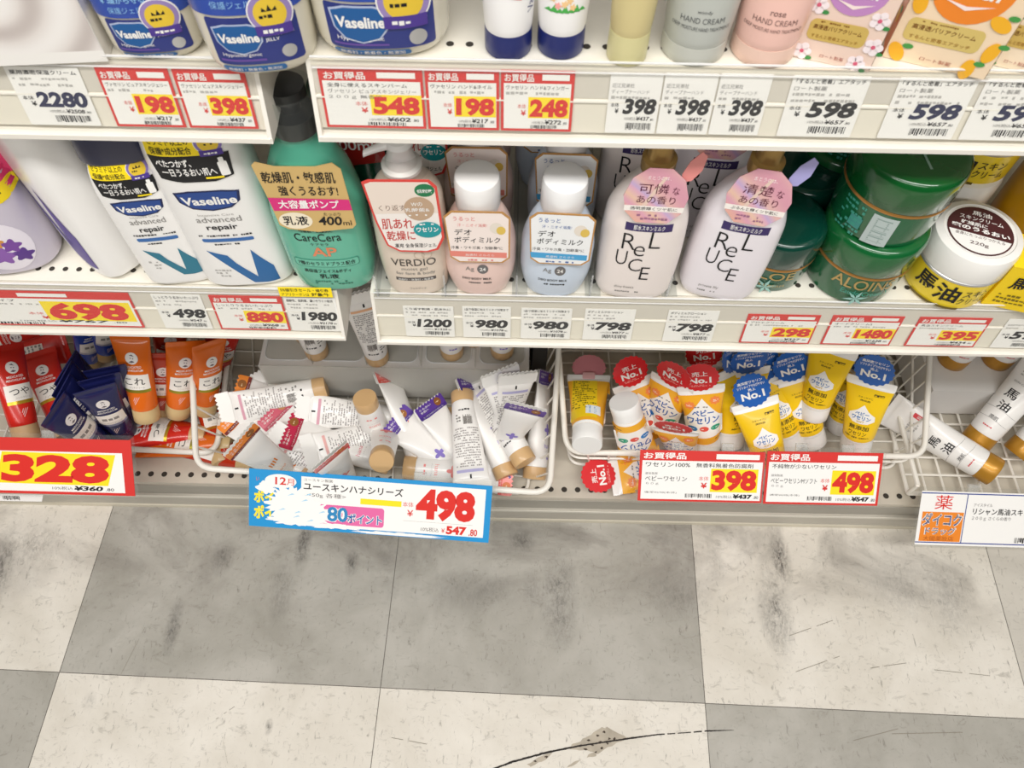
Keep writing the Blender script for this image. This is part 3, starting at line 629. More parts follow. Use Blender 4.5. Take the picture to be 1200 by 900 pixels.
def shield(cx, cy, w, h): return [(cx - w / 2, cy + h * .38), (cx - w * .25, cy + h * .5), (cx + w * .25, cy + h * .5), (cx + w / 2, cy + h * .38), (cx + w * .46, cy - h * .1), (cx + w * .3, cy - h * .4), (cx, cy - h * .52), (cx - w * .3, cy - h * .4), (cx - w * .46, cy - h * .1)]
def v_mark(m, mp, cx, y0, w, h, col):
    m.fill(mp, [(cx - w * .55, y0 + h), (cx - w * .22, y0 + h * .86), (cx - .12 * w, y0 + h * .62), (cx + w * .16, y0 + h * .20), (cx + w * .30, y0), (cx + w * .05, y0 + .02 * h)], col, .0004)
    m.fill(mp, [(cx + w * .30, y0), (cx + w * .16, y0 + h * .20), (cx + w * .22, y0 + h * .98), (cx + w * .32, y0 + h * .78), (cx + w * .5, y0 + h * .45), (cx + w * .52, y0 + h * .02)], col, .0004)
def lotion(label, M, a, h, pump, z, v='#2a6aa6', big=True, front=True, group='white lotion bottles'):
    t = thing('lotion_bottle', label, 'lotion bottle', group, M); d = a * .58
    B = Body([(0, a * .90, d * .86, 3.4), (.004, a * .98, d * .97, 3.4), (.12 * h, a, d, 3.2), (.70 * h, a * .97, d, 3), (.86 * h, a * .86, d * .92, 2.8), (.945 * h, a * .62, d * .75, 2.4), (.98 * h, a * .36, d * .5, 2), (h, a * .30, a * .30, 2)])
    m = MB(); m.body(B, mat('#f6f4f1', .28, coat=.25, sss=.1), 56, 50); s = a / .037
    if front:
        lz, lh = (z['l0'] + z['l1']) / 2, (z['l1'] - z['l0'])
        m.fill(B, shield(0, lz, .047 * s, lh), mat('#1a2452', .4), .0003); m.fill(B, shield(0, lz, .043 * s, lh * .86), mat('#23478f', .4), .0004); m.text(B, 'Vaseline', -.0195 * s, lz - lh * .20, .039 * s, lh * .40, PAPER, .0006, bold=.03)
        m.text(B, 'Intensive Care', -.013 * s, z['adv'] + .0072, .026 * s, .0026, LGREY); m.text(B, 'advanced', -.016 * s, z['adv'], .033 * s, .0062, GREY); m.text(B, 'repair', -.011 * s, z['rep'] - .003, .023 * s, .0075, INK, bold=.015)
        y = z['bar']; m.dashes(B, -.020 * s, y + .0045, .020 * s, y + .0075, 1, INK, .0004, .9); m.fill(B, rr(-.019 * s, y - .0015, .020 * s, y + .0025, .0015), mat('#3c6fb0', .5), .0004); m.dashes(B, -.011 * s, y - .006, .013 * s, y - .003, 1, INK, .0004)
        v_mark(m, B, .004 * s, z['v0'], .044 * s, z['v1'] - z['v0'], mat(v, .45)); m.dashes(B, -.021 * s, z['v0'] + .010, -.008 * s, z['v0'] + .022, 3, LGREY, .0004)
    else:
        v_mark(m, B, .0, .012, .06, .095, mat('#5a4a98', .45)); m.dashes(B, -.02, .004, .02, .012, 2, LGREY, .0004)
    m.build('body', t)
    m = MB()
    if pump: m.lathe([(.0125, 0), (.0125, .008), (.006, .009), (.006, .011), (.010, .012), (.010, .016), (.004, .017)], NAVY, 28, (0, 0, h + .0002))
    else:
        C_ = Body([(0, a * .80, d * .84, 3), (.003, a * .86, d * .90, 3), (.038, a * .74, d * .80, 3), (.042, a * .66, d * .70, 3)]); m.loft([[p + Vector((0, 0, h * .93)) for p in C_.ring(q, 36)] for q in (0, .003, .03, .038, .042)], NAVY)
    m.build('pump_head' if pump else 'cap', t)
    if front:
        m = MB(); w = .056 * s; y0 = z['b0']; hh = (z['b1'] - z['b0']) / .92
        G = Body([(z_ * 1.0, a_ + .0004, b_ + .0004, e_) for z_, a_, b_, e_ in B.k])
        m.fill(G, [(-w * .46, y0 + .004), (-w * .2, y0 + .001), (w * .2, y0 + .001), (w * .44, y0 + .005), (w * .47, y0 + hh * .55), (-w * .5, y0 + hh * .55)], mat('#17171b', .45), .0002)
        m.fill(G, [(-w * .5, y0 + hh * .55), (w * .30, y0 + hh * .55), (w * .28, y0 + hh * .92), (-w * .48, y0 + hh * .92)], YEL, .0002)
        m.text(G, 'セラミド以上の', -w * .44, y0 + hh * .75, w * .5, hh * .14, INK, .0004, bold=.01); m.text(G, '保護*成分配合', -w * .44, y0 + hh * .58, w * .5, hh * .14, INK, .0004, bold=.01)
        m.text(G, 'べたつかず、', -w * .43, y0 + hh * .34, w * .42, hh * .15, PAPER, .0004, bold=.02); m.text(G, '一日うるおい肌へ', -w * .40, y0 + hh * .15, w * .66, hh * .16, PAPER, .0004, bold=.02)
        m.rect(G, w * .10, y0 + hh * .08, w * .32, y0 + hh * .12, YEL, .0004); m.fill(G, rr(w * .30, y0 + hh * .12, w * .41, y0 + hh * .40, .001, 2), PAPER, .0004); m.fill(G, rr(w * .325, y0 + hh * .40, w * .385, y0 + hh * .48, .0006, 2), PAPER, .0004)
        badge(m, G, w * .28, y0 + hh * .76, w * .17)
        if big: m.rect(G, -w * .48, y0 + hh * .92, w * .2, y0 + hh * 1.12, PAPER, .0002); m.text(G, '大容量400mL', -w * .44, y0 + hh * .95, w * .6, hh * .13, INK, .0004, bold=.01)
        m.build('sticker', t)
    return t
lotion('larger white lotion bottle with the 400mL sticker, beside the green pump bottle', stand(290, 337, ZM, .023, .10), .040, .202, True, dict(v0=.006, v1=.052, bar=.0645, rep=.079, adv=.0865, l0=.100, l1=.1215, b0=.130, b1=.174))
lotion('smaller white lotion bottle with a navy cap and yellow-black sticker', stand(212, 335, ZM, .019, .16), .0315, .152, False, dict(v0=.014, v1=.050, bar=.062, rep=.073, adv=.081, l0=.0905, l1=.1075, b0=.109, b1=.142), '#2f7a92', False)
lotion('plain white side of a lotion bottle turned away, left of the navy cap', stand(112, 330, ZM, .040, -.72), .043, .205, True, None, front=False)
# lavender bottle
t = thing('lotion_bottle', 'lavender bottle with a pink and yellow oval sticker at the left edge', 'lotion bottle', None, stand(12, 324, ZM, .03, .25))
B = Body([(0, .034, .026, 2.6), (.004, .038, .029, 2.6), (.03, .041, .031, 2.6), (.09, .042, .031, 2.5), (.145, .036, .028, 2.3), (.168, .016, .016, 2), (.172, .013, .013, 2)])
m = MB(); m.body(B, mat('#cdc6d4', .3, coat=.3), 48, 40)
for x, y, r, c in ((-.012, .035, .008, '#7c4aa0'), (.002, .028, .009, '#8f5fb0'), (.014, .038, .007, '#7c4aa0'), (.004, .045, .006, '#d9973a'), (-.004, .052, .006, '#e2b45a'), (.018, .025, .007, '#5d3a8c')): m.fill(B, scallop(x, y, r, 5, .25), mat(c, .5), .0005)
m.fill(B, ell(.004, .038, .026, .030), mat('#efe9f2', .5), .0003); m.build('body', t)
m = MB(); m.fill(B, ell(.030, .114, .023, .027), mat('#ea3f77', .45), .0006); m.fill(B, [(x, y) for x, y in ell(.030, .111, .023, .029) if y < .100], YEL, .0008); m.text(B, 'しっとり', 0.016, .122, .022, .007, PAPER, .001, bold=.02); m.text(B, 'うる肌へ', 0.016, .108, .022, .008, PAPER, .001, bold=.02); m.text(B, '濃密', .020, .090, .014, .006, INK, .001, bold=.02); m.build('sticker', t)
m = MB(); m.lathe([(.013, .172), (.013, .184), (.006, .186), (.006, .194), (.012, .195), (.012, .200)], mat('#e9e5ee', .3), 24); m.build('pump_head', t)

# green pump bottle
def green(label, M, front=True):
    t = thing('pump_bottle', label, 'pump bottle', 'green pump bottles', M)
    B = Body([(0, .031, .022, 2.6), (.004, .035, .026, 2.7), (.03, .038, .028, 2.8), (.08, .0385, .028, 2.8), (.118, .034, .026, 2.5), (.146, .024, .020, 2.2), (.158, .0150, .0150, 2), (.165, .0135, .0135, 2)]); K_ = Turn(B, 0, 0, 0, 1.06, 1.17)
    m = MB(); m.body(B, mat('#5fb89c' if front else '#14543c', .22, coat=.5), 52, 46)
    if front:
        m.text(K_, '弱酸性 低刺激', -.012, .0735, .024, .003, INK, bold=.01); m.text(K_, '敏感肌・乾燥肌に', -.013, .0695, .026, .003, INK, bold=.01)
        m.text(K_, 'CareCera', -.018, .0605, .036, .0078, INK, bold=.004); m.text(K_, 'ケアセラ', -.007, .0560, .014, .0026, INK); m.text(K_, 'AP', -.008, .0445, .020, .0095, mat('#e58a62', .5), bold=.02)
        m.fill(K_, rr(-.025, .0320, .027, .0405, .002), mat('#3f8f79', .4), .0003); m.fill(K_, rr(-.0242, .0327, .0262, .0398, .0016), mat('#72c4a9', .35), .0004); m.text(K_, '7種のセラミドプラス配合', -.022, .0340, .046, .0045, INK, .0006, bold=.01)
        m.text(K_, '高保湿フェイス&ボディ', -.019, .0255, .038, .0040, INK, bold=.01); m.text(K_, '乳液', -.008, .0185, .016, .0055, INK, bold=.01); m.dashes(K_, -.016, .010, .018, .016, 2, mat('#2d6f5c', .5), .0004)
    m.build('body', t)
    m = MB(); m.lathe([(.0165, .165), (.017, .168), (.017, .180), (.0075, .182), (.0075, .192), (.014, .194), (.014, .202), (.005, .204)], mat('#16181a', .3, coat=.3), 30); m.wire([(0, 0, .199), (-.018, -.016, .199), (-.026, -.026, .195)], .0045, mat('#16181a', .3, coat=.3)); m.build('pump_head', t)
    m = MB(); m.lathe([(.020, .166), (.021, .172), (.0195, .20)], clear('#eef2f0', .955), 28, cap0=False, cap1=False); m.build('clear_collar', t)
    m = MB(); y = .084; Fp = Flat((0, -.0305 - .10 * y, .006), (1, 0, 0), (0, .10, 1))
    w = .033; pts = [(-w, y + .061), (-w * .9, y + .064), (-w * .5, y + .060), (w * .4, y + .060), (w * .8, y + .0635), (w * .97, y + .058), (w * 1.02, y + .03), (w * 1.06, y + .004), (w * .96, y), (w * .1, y - .004), (-w * .6, y - .001), (-w * .78, y + .003), (-w * .86, y + .03)]
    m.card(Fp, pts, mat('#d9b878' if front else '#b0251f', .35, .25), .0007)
    if front:
        m.text(Fp, '乾燥肌・敏感肌', -w * .86, y + .045, w * 1.66, .0105, INK, bold=.01); m.text(Fp, '強くうるおす!', -w * .56, y + .033, w * 1.36, .0095, INK, bold=.01)
        m.fill(Fp, [(-w * .86, y + .031), (w * 1.01, y + .0295), (w * 1.04, y + .019), (-w * .80, y + .018)], mat('#d8327c', .45), .0003); m.text(Fp, '大容量ポンプ', -w * .66, y + .0205, w * 1.42, .0085, PAPER, .0005, bold=.02)
        m.fill(Fp, ell(-w * .36, y + .008, w * .40, .0085), mat('#f2e6cc', .4), .0003); m.text(Fp, '乳液', -w * .66, y + .0035, w * .60, .0095, INK, .0005, bold=.01); m.text(Fp, 'たっぷり', w * .34, y + .0135, w * .40, .003, INK, .0005); m.text(Fp, '400', w * .18, y + .0035, w * .56, .009, INK, bold=.02, shear=.1); m.text(Fp, 'ml', w * .76, y + .0035, w * .2, .005, INK)
    else: m.text(Fp, 'ポンプ', -w * .6, y + .036, w * 1.3, .010, GOLD, bold=.01); m.text(Fp, '400ml', -w * .3, y + .012, w * 1.1, .010, PAPER, bold=.01)
    m.build('neck_tag', t); return t
green('front green pump bottle with a gold and pink neck tag', stand(392, 343, ZM, .027, .02))
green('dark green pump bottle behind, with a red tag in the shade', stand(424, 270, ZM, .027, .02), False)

# beige pump bottle with framed tag
def beige(label, M):
    t = thing('pump_bottle', label, 'pump bottle', 'beige pump bottles', M)
    B = Body([(0, .0235, .018, 2.6), (.004, .027, .021, 2.7), (.055, .0305, .0225, 2.7), (.105, .0290, .022, 2.6), (.122, .022, .018, 2.3), (.131, .0125, .0125, 2), (.136, .012, .012, 2)]); K_ = Turn(B, 0, 0, 0, 1.05, 1.2)
    m = MB(); m.body(B, mat('#e3d3c2', .3, coat=.4, sss=.1), 48, 40)
    m.text(K_, 'VERDIO', -.0175, .0370, .036, .0075, mat('#4a4440', .5), bold=.004); m.text(K_, 'moist gel', -.010, .031, .021, .0042, GREY); m.text(K_, 'for face & body', -.015, .026, .032, .0042, GREY); m.rect(K_, -.016, .0195, .017, .0232, mat('#5c5654', .5)); m.text(K_, '弱酸性・無香料・無着色', -.014, .0202, .029, .0024, PAPER, .0006); m.text(K_, 'ヴェルディオ', -.006, .009, .014, .0026, GREY)
    for k in (-1, 1): m.wire([K_(.009 + .004 * math.cos(a) + k * .003, .0485 + .0035 * math.sin(a), .0003) for a in [2 * PI * i / 16 for i in range(17)]], .0002, mat('#c9b6a4', .5), 4)
    m.build('body', t)
    W2 = mat('#f1efec', .3, coat=.3); m = MB(); m.lathe([(.0155, .136), (.0155, .139), (.0125, .141), (.0105, .148), (.0095, .150), (.0095, .156), (.0105, .159), (.0085, .1625), (.004, .164)], W2, 30)
    m.loft([[Vector((-.004 - .022 * s_, -.006 * s_, .1585 - .004 * s_ * s_)) + Vector((0, math.cos(q) * (.0050 - .002 * s_), math.sin(q) * (.0036 - .0012 * s_))) for q in [2 * PI * i / 14 for i in range(14)]] for s_ in (0, .25, .5, .75, .95, 1)], W2); m.build('pump_head', t)
    m = MB(); m.lathe([(.021, .136), (.0195, .143), (.0175, .156)], clear('#f2f2f0', .945), 28, cap0=False, cap1=False); m.build('clear_collar', t)
    m = MB(); Fp = Flat((0, -.0252, .066), (1, 0, 0), (0, .03, 1)); w = .0290; h = .079; out = [(-w * .98, h * .97), (-w * .80, h * 1.0), (w * .75, h * .985), (w * .93, h * .90), (w, h * .2), (w * .80, .002), (w * .5, -.001), (-w * .3, .0005), (-w * .62, h * .10), (-w * .82, h * .45)]
    inn = [(x * .93, h * .5 + (y - h * .5) * .95) for x, y in out]; m.card(Fp, out, mat('#e04a42', .45), .0006); m.fill(Fp, inn, mat('#f7f0ea', .45), .0002); m.fill(Fp, [(x, y) for x, y in inn if y > h * .55] + [(w * .9, h * .56), (-w * .80, h * .56)], mat('#efe0d3', .45), .0003)
    m.text(Fp, 'くり返す', -w * .66, h * .60, w * .7, .006, mat('#8a6f60', .5)); m.text(Fp, '肌あれ', -w * .66, h * .345, w * .86, .0115, mat('#c8403a', .5), bold=.01); m.text(Fp, '乾燥に', -w * .58, h * .18, w * .78, .0110, mat('#c8403a', .5), bold=.01)
    m.fill(Fp, ell(w * .60, h * .86, w * .26, .0065), mat('#1f7a4c', .5), .0004); m.text(Fp, '低刺激', w * .40, h * .83, w * .40, .0036, PAPER, .0006, bold=.02); m.fill(Fp, ell(w * .40, h * .62, w * .40, .0125), mat('#c2a488', .5), .0005); m.text(Fp, 'Wの', w * .20, h * .66, w * .3, .004, PAPER, .0007, bold=.01); m.text(Fp, '乳酸菌&', w * .02, h * .585, w * .66, .004, PAPER, .0007, bold=.01); m.dashes(Fp, w * .1, h * .52, w * .6, h * .56, 1, PAPER, .0007)
    m.fill(Fp, ell(w * .56, h * .33, w * .38, .0090), mat('#1c9aa0', .5), .0006); m.text(Fp, 'ワセリン', w * .26, h * .30, w * .60, .0055, PAPER, .0008, bold=.03); m.dashes(Fp, w * .36, h * .39, w * .76, h * .43, 1, PAPER, .0008); m.text(Fp, '薬用 全身保湿ジェル', -w * .40, h * .07, w * 1.16, .005, INK, .0004, bold=.005)
    m.build('neck_tag', t); return t
vb = beige('front beige pump bottle with a red framed neck tag', stand(489, 347, ZM, .021, .05)); copy_tree(vb, 'beige pump bottle standing behind the front one, tag half hidden by its pump', stand(496, 262, ZM, .021, .05))

# deodorant body milk, pink and pale blue
def milk(label, M, col, cap, frame_c, band, txt):
    t = thing('milk_bottle', label, 'body milk bottle', 'body milk bottles with framed tags', M)
    B = Body([(0, .0215, .0155, 2.5), (.004, .0250, .0185, 2.5), (.036, .0310, .0215, 2.4), (.056, .0310, .0215, 2.4), (.080, .0265, .0195, 2.3), (.094, .0205, .0165, 2.2), (.098, .0165, .0155, 2), (.100, .0155, .0155, 2)]); K_ = Turn(B, 0, 0, 0, 1.05, 1.36)
    m = MB(); m.body(B, mat(col, .3, coat=.35, sss=.1), 48, 40); m.text(K_, 'Ag', -.011, .0285, .007, .005, GREY); m.fill(K_, ell(.003, .0315, .0045), mat('#6f6c6c', .5), .0004); m.text(K_, '24', .0005, .0298, .005, .0034, PAPER, .0006, bold=.02); m.text(K_, 'DEO BODY MILK', -.014, .0205, .024, .0022, INK, bold=.01); m.dashes(K_, -.009, .0160, .010, .0185, 1, INK, .0004); m.build('body', t)
    m = MB(); m.lathe([(.0175, .1002), (.0180, .102), (.0182, .126), (.0172, .1295), (.0150, .1305)], mat(cap, .3, coat=.3), 36); m.rect(Wrap(.0182), -.008, .1035, .008, .1046, mat('#d9d6d2', .4), .0001); m.build('cap', t)
    m = MB(); Fp = Flat((0, -.0236, .054), (1, 0, 0), (0, .05, 1)); w = .0262; h = .058; c = .006
    o_ = [(-w, h - c), (-w + c, h), (w - c, h), (w, h - c), (w, c), (w - c, 0), (-w + c + .004, .000), (-w + .003, c)]; m.card(Fp, o_, mat('#c9975a', .4, .3), .0006); k = .95; m.fill(Fp, [(x * k, h / 2 + (y - h / 2) * k) for x, y in o_], mat(frame_c, .4), .0002)
    tc = mat(txt, .5); m.text(Fp, 'うるっと', -w * .72, h * .83, w * .66, .0045, tc, bold=.005); m.text(Fp, '汗・ニオイ消臭!', -w * .60, h * .72, w * .9, .0035, tc); m.text(Fp, 'デオ', -w * .70, h * .56, w * .52, .0066, INK, bold=.005); m.text(Fp, 'ボディミルク', -w * .72, h * .41, w * 1.42, .0068, INK, bold=.005); m.text(Fp, '汗臭・ワキガ臭・加齢臭*に', -w * .84, h * .28, w * 1.62, .0036, INK); m.fill(Fp, [(-w * .9, h * .24), (w * .9, h * .22), (w * .9, h * .11), (-w * .86, h * .13)], mat(band, .5), .0004); m.text(Fp, '無香料 さらさら', -w * .4, h * .145, w * .9, .0026, PAPER, .0006); m.dashes(Fp, -w * .5, h * .03, w * .5, h * .09, 1, tc, .0004)
    m.fill(Fp, ell(w * .58, h * .70, w * .20, .0060), mat('#e9dfd2', .35), .0004); m.fill(Fp, ell(w * .72, h * .66, w * .14, .0045), mat('#e2c05a', .35), .0005); m.build('neck_tag', t); return t
pk = ('#efd0c6', '#f4f2f0', '#f7e9e2', '#e88a7c', '#e08a86'); bl = ('#cfdbea', '#f6f6f6', '#f3f4f4', '#4aa5d8', '#4a6ca8')
p1 = milk('front pink body milk bottle with a white flip cap', stand(563, 348, ZM, .019, 0), *pk); b1 = milk('front pale blue body milk bottle with a white flip cap', stand(648, 350, ZM, .019, -.02, .02), *bl)
for y, r, n in ((278, 0, 'second pink body milk bottle, behind the front pink one'), (215, 0, 'rearmost pink body milk bottle, only its tag and shoulder showing')): copy_tree(p1, n, stand(562, y, ZM, .019, 0))
for y, x, n in ((285, 655, 'second pale blue body milk bottle, behind the front blue one'), (225, 640, 'rearmost pale blue body milk bottle with its tag in shade')): copy_tree(b1, n, stand(x, y, ZM, .019, -.02))

# holographic-tag bottles
def holo():
    k = 'holo'
    if k in MATS: return MATS[k]
    m = bpy.data.materials.new('holographic_card'); m.use_nodes = True; nt = m.node_tree; b = nt.nodes['Principled BSDF']; tc = nt.nodes.new('ShaderNodeTexCoord'); w_ = nt.nodes.new('ShaderNodeTexWave'); w_.inputs['Scale'].default_value = 5; w_.inputs['Distortion'].default_value = 2.5; w_.wave_type = 'BANDS'; w_.bands_direction = 'DIAGONAL'; w_.inputs['Detail'].default_value = 1
    cr = nt.nodes.new('ShaderNodeValToRGB'); e = cr.color_ramp.elements; e[0].color = lin('#e3a3b6'); e[1].color = lin('#f0b7a8')
    for p_, c in ((.25, '#eec0ba'), (.45, '#cdb3dc'), (.55, '#e9b5cc'), (.75, '#f3cbb4'), (.9, '#e7a9c0')): x = e.new(p_); x.color = lin(c)
    nt.links.new(tc.outputs['Object'], w_.inputs['Vector']); nt.links.new(w_.outputs['Fac'], cr.inputs[0]); nt.links.new(cr.outputs[0], b.inputs['Base Color']); b.inputs['Roughness'].default_value = .22; b.inputs['Metallic'].default_value = .25; b.inputs['Coat Weight'].default_value = .5
    MATS[k] = m; return m
def reluce(label, M, kan, line, petal, body='#f0e6e1', sub='shiny freesia'):
    t = thing('milk_bottle', label, 'body milk bottle', 'body milk bottles with holographic tags', M)
    B = Body([(0, .0265, .0175, 3.4), (.003, .0305, .0205, 3.4), (.012, .0340, .0225, 3.2), (.050, .0350, .0235, 3), (.090, .0335, .023, 2.8), (.112, .0270, .021, 2.5), (.127, .0180, .0165, 2.2), (.136, .0125, .0125, 2), (.139, .0110, .0110, 2)]); K_ = Turn(B, 0, 0, 0, .95, 1.46)
    m = MB(); m.body(B, mat(body, .3, coat=.35, sss=.1), 52, 44)
    m.rect(K_, -.0195, .0635, .0200, .0690, mat('#3d2f63', .5), .0003); m.text(K_, '即水スキンミルク', -.0125, .0645, .026, .0036, PAPER, .0005, bold=.01)
    for s_, x, y, w_, h_ in (('R', -.0195, .0485, .0115, .0125), ('e', -.0085, .0435, .0095, .0085), ('L', .0035, .0505, .0095, .0130), ('U', -.0225, .0350, .0095, .0120), ('C', -.0105, .0300, .0115, .0110), ('E', .0015, .0225, .0080, .0115)): m.text(K_, s_, x, y, w_, h_, INK, .0004, bold=-.012)
    m.text(K_, sub, -.019, .0125, .018, .0030, GREY); m.dashes(K_, -.019, .0085, .004, .0108, 1, GREY, .0004); m.build('body', t)
    m = MB(); m.lathe([(.0128, .139), (.0132, .141), (.0132, .150), (.0100, .1515), (.0092, .154), (.0092, .186), (.0082, .188)], GOLD, 30); m.build('pump_head', t)
    m = MB(); Fp = Turn(Flat((0, -.0242, .1045), (1, 0, 0), (0, .14, 1)), 0, 0, 0, .86, .84); o_ = [(-.014, .0), (.014, 0), (.025, .012), (.0285, .030), (.0225, .049), (.010, .060), (-.010, .060), (-.0225, .049), (-.0285, .030), (-.025, .012)]
    m.card(Fp, o_, holo(), .0006, mat('#d99aa6', .3)); m.rect(Fp, -.0265, .0135, .0265, .0195, mat('#f4ede6', .4), .0002)
    m.text(Fp, kan[0], -.016, .0335, .026, .0105, mat('#5a2038', .5), bold=-.005); m.text(Fp, 'な', .0135, .0335, .006, .008, mat('#5a2038', .5), bold=-.005); m.text(Fp, 'あの香り', -.0165, .0225, .034, .0085, mat('#5a2038', .5), bold=-.005); m.text(Fp, line, -.021, .0148, .042, .0036, INK, .0004); m.text(Fp, 'まとうのは、', -.010, .0485, .020, .0040, mat('#fbeef0', .4)); m.dashes(Fp, -.014, .003, .014, .011, 2, mat('#9a6a86', .5), .0004)
    m.fill(Fp, [(.004, .052), (.007, .0515), (-.010, .014), (-.013, .016)], mat('#f3d7c9', .2, .3), .00015); nk = m.build('neck_tag', t)
    m = MB(); Fp2 = Flat((.021, -.0165, .142), (1, 0, .1), (0, .14, 1)); m.card(Fp2, [(-.004, 0), (.003, .001), (.009, .010), (.0105, .022), (.006, .026), (-.001, .018), (-.005, .007)], mat(petal, .35, coat=.4), .0006); m.build('petal_tag', nk); return t
r1 = reluce('upright holographic-tag milk bottle with the salmon petal', stand(741, 353, ZM, .0225, -.05), ['可憐'], '透明感輝くツヤ肌に', '#e58f8a'); r2 = reluce('leaning holographic-tag milk bottle with the lilac petal', stand(840, 354, ZM, .0225, -.16, .03), ['清楚'], 'ぷるんと輝くツヤ肌に', '#a7a3d6', '#efe9ee', 'private lily')
copy_tree(r1, 'holographic-tag milk bottle half hidden behind the upright one', stand(738, 268, ZM, .0225, -.05)); copy_tree(r2, 'holographic-tag milk bottle in the shade behind the leaning one', stand(812, 283, ZM, .0225, -.1))

# green cream jars
DG = '#0e5a34'
def jar_green(label, M, R, hb, hl, body, lid, text, barcode=False, group='dark green cream jars'):
    t = thing('cream_jar', label, 'cream jar', group, M); m = MB(); m.lathe([(R * .86, 0), (R * .93, .002), (R * .97, hb * .5), (R * .985, hb)], mat(body, .18, coat=.8), 56)
    Wp = Wrap(R * .975, -.22 if not barcode else -.55)
    if text:
        g = mat('#c2a56a', .35, .5); m.text(Wp, text, -R * .66, hb * .62, R * 1.24, hb * .34, g, .0006, bold=.008)
        if R > .04: m.text(Wp, 'Eaude Cream S', -R * .4, hb * .42, R * .95, hb * .16, mat('#3fa08a', .4), .0006); 
        else: m.text(Wp, 'SKIN CREAM', -R * .5, hb * .32, R * .9, hb * .10, g, .0006)
        for k in range(6): a_ = k * PI / 3 + .3; m.fill(Turn(Wp, -R * .05, hb * .30, a_), [(0, 0), (.004, .0015), (.011, 0), (.004, -.0015)], mat('#9cc9c0', .4), .0006)
    if barcode: m.rect(Wp, -.008, hb * .08, .012, hb * .92, mat('#b9c6c4', .35), .0005); m.barcode(Turn(Wp, .002, hb * .5, PI / 2), -hb * .36, -.006, hb * .36, .006, mat('#8ba09b', .4), .0006); m.rect(Wp, -.024, hb * .3, -.013, hb * .6, mat('#3f8f86', .4), .0005); m.dashes(Wp, -.035, hb * .05, -.012, hb * .95, 7, mat('#3f9a86', .4), .0006)
    bo = m.build('body', t)
    m = MB(); m.lathe([(R * .99, hb + .0002), (R * 1.002, hb + .0008), (R * 1.002, hb + .0022), (R * .99, hb + .003)], mat('#c8904e', .3, .7), 56); m.build('gold_band', bo)
    m = MB(); z = hb + .0032; m.lathe([(R * .985, z), (R, z + .001), (R * .995, z + hl * .75), (R * .97, z + hl * .9), (R * .92, z + hl * .97), (R * .80, z + hl), (R * .3, z + hl + .0003)], mat(lid, .2, coat=.8), 56)
    if R > .04:
        Ft = Flat((0, 0, z + hl + .0004), (1, 0, 0), (0, 1, 0)); s_ = mat('#87a596', .35)
        m.fill(Ft, [(-.001, -.026), (.001, -.026), (.0012, .026), (-.0008, .026)], s_, .0003)
        for y, l in ((-.012, .008), (-.002, -.010), (.008, .006), (.016, -.006)): m.fill(Ft, [(0, y), (l, y + .006), (l * .8, y + .007)], s_, .0003)
    m.build('lid', t); return t
a1 = jar_green('small dark green jar beside the leaning milk bottle', stand(905, 345, ZM, .036, 0), .036, .030, .030, '#0a543c', '#083c30', 'ALOE')
a2 = jar_green('lower green jar reading ALOINS with a gold ring', stand(1006, 361, ZM, .044, .1), .0435, .037, .032, '#0f5a34', '#0f5f2e', 'ALOINS')
p = a2.matrix_basis.translation; a3 = jar_green('upper green jar stacked on the one reading ALOINS, barcode facing out', TR((p.x - .002, p.y + .004, p.z + .0728), .1), .0435, .037, .032, '#105e36', '#0b5522', None, True)
for x, y, z, n in ((930, 285, 0, 'dark green jar in the shade behind the small green jar'), (960, 250, .0, 'dark green jar deep on the shelf, below another behind the stack')):
    q = stand(x, y, ZM, .036, 0); copy_tree(a1, n, q)
q = a1.matrix_basis.translation
copy_tree(a2, 'dark green jar stacked in the shade left of the barcode jar', TR((.305, p.y + .098, ZM + .0), .1)); copy_tree(a3, 'topmost dark green jar in the shade behind the barcode jar', TR((.307, p.y + .099, ZM + .0728), .4))

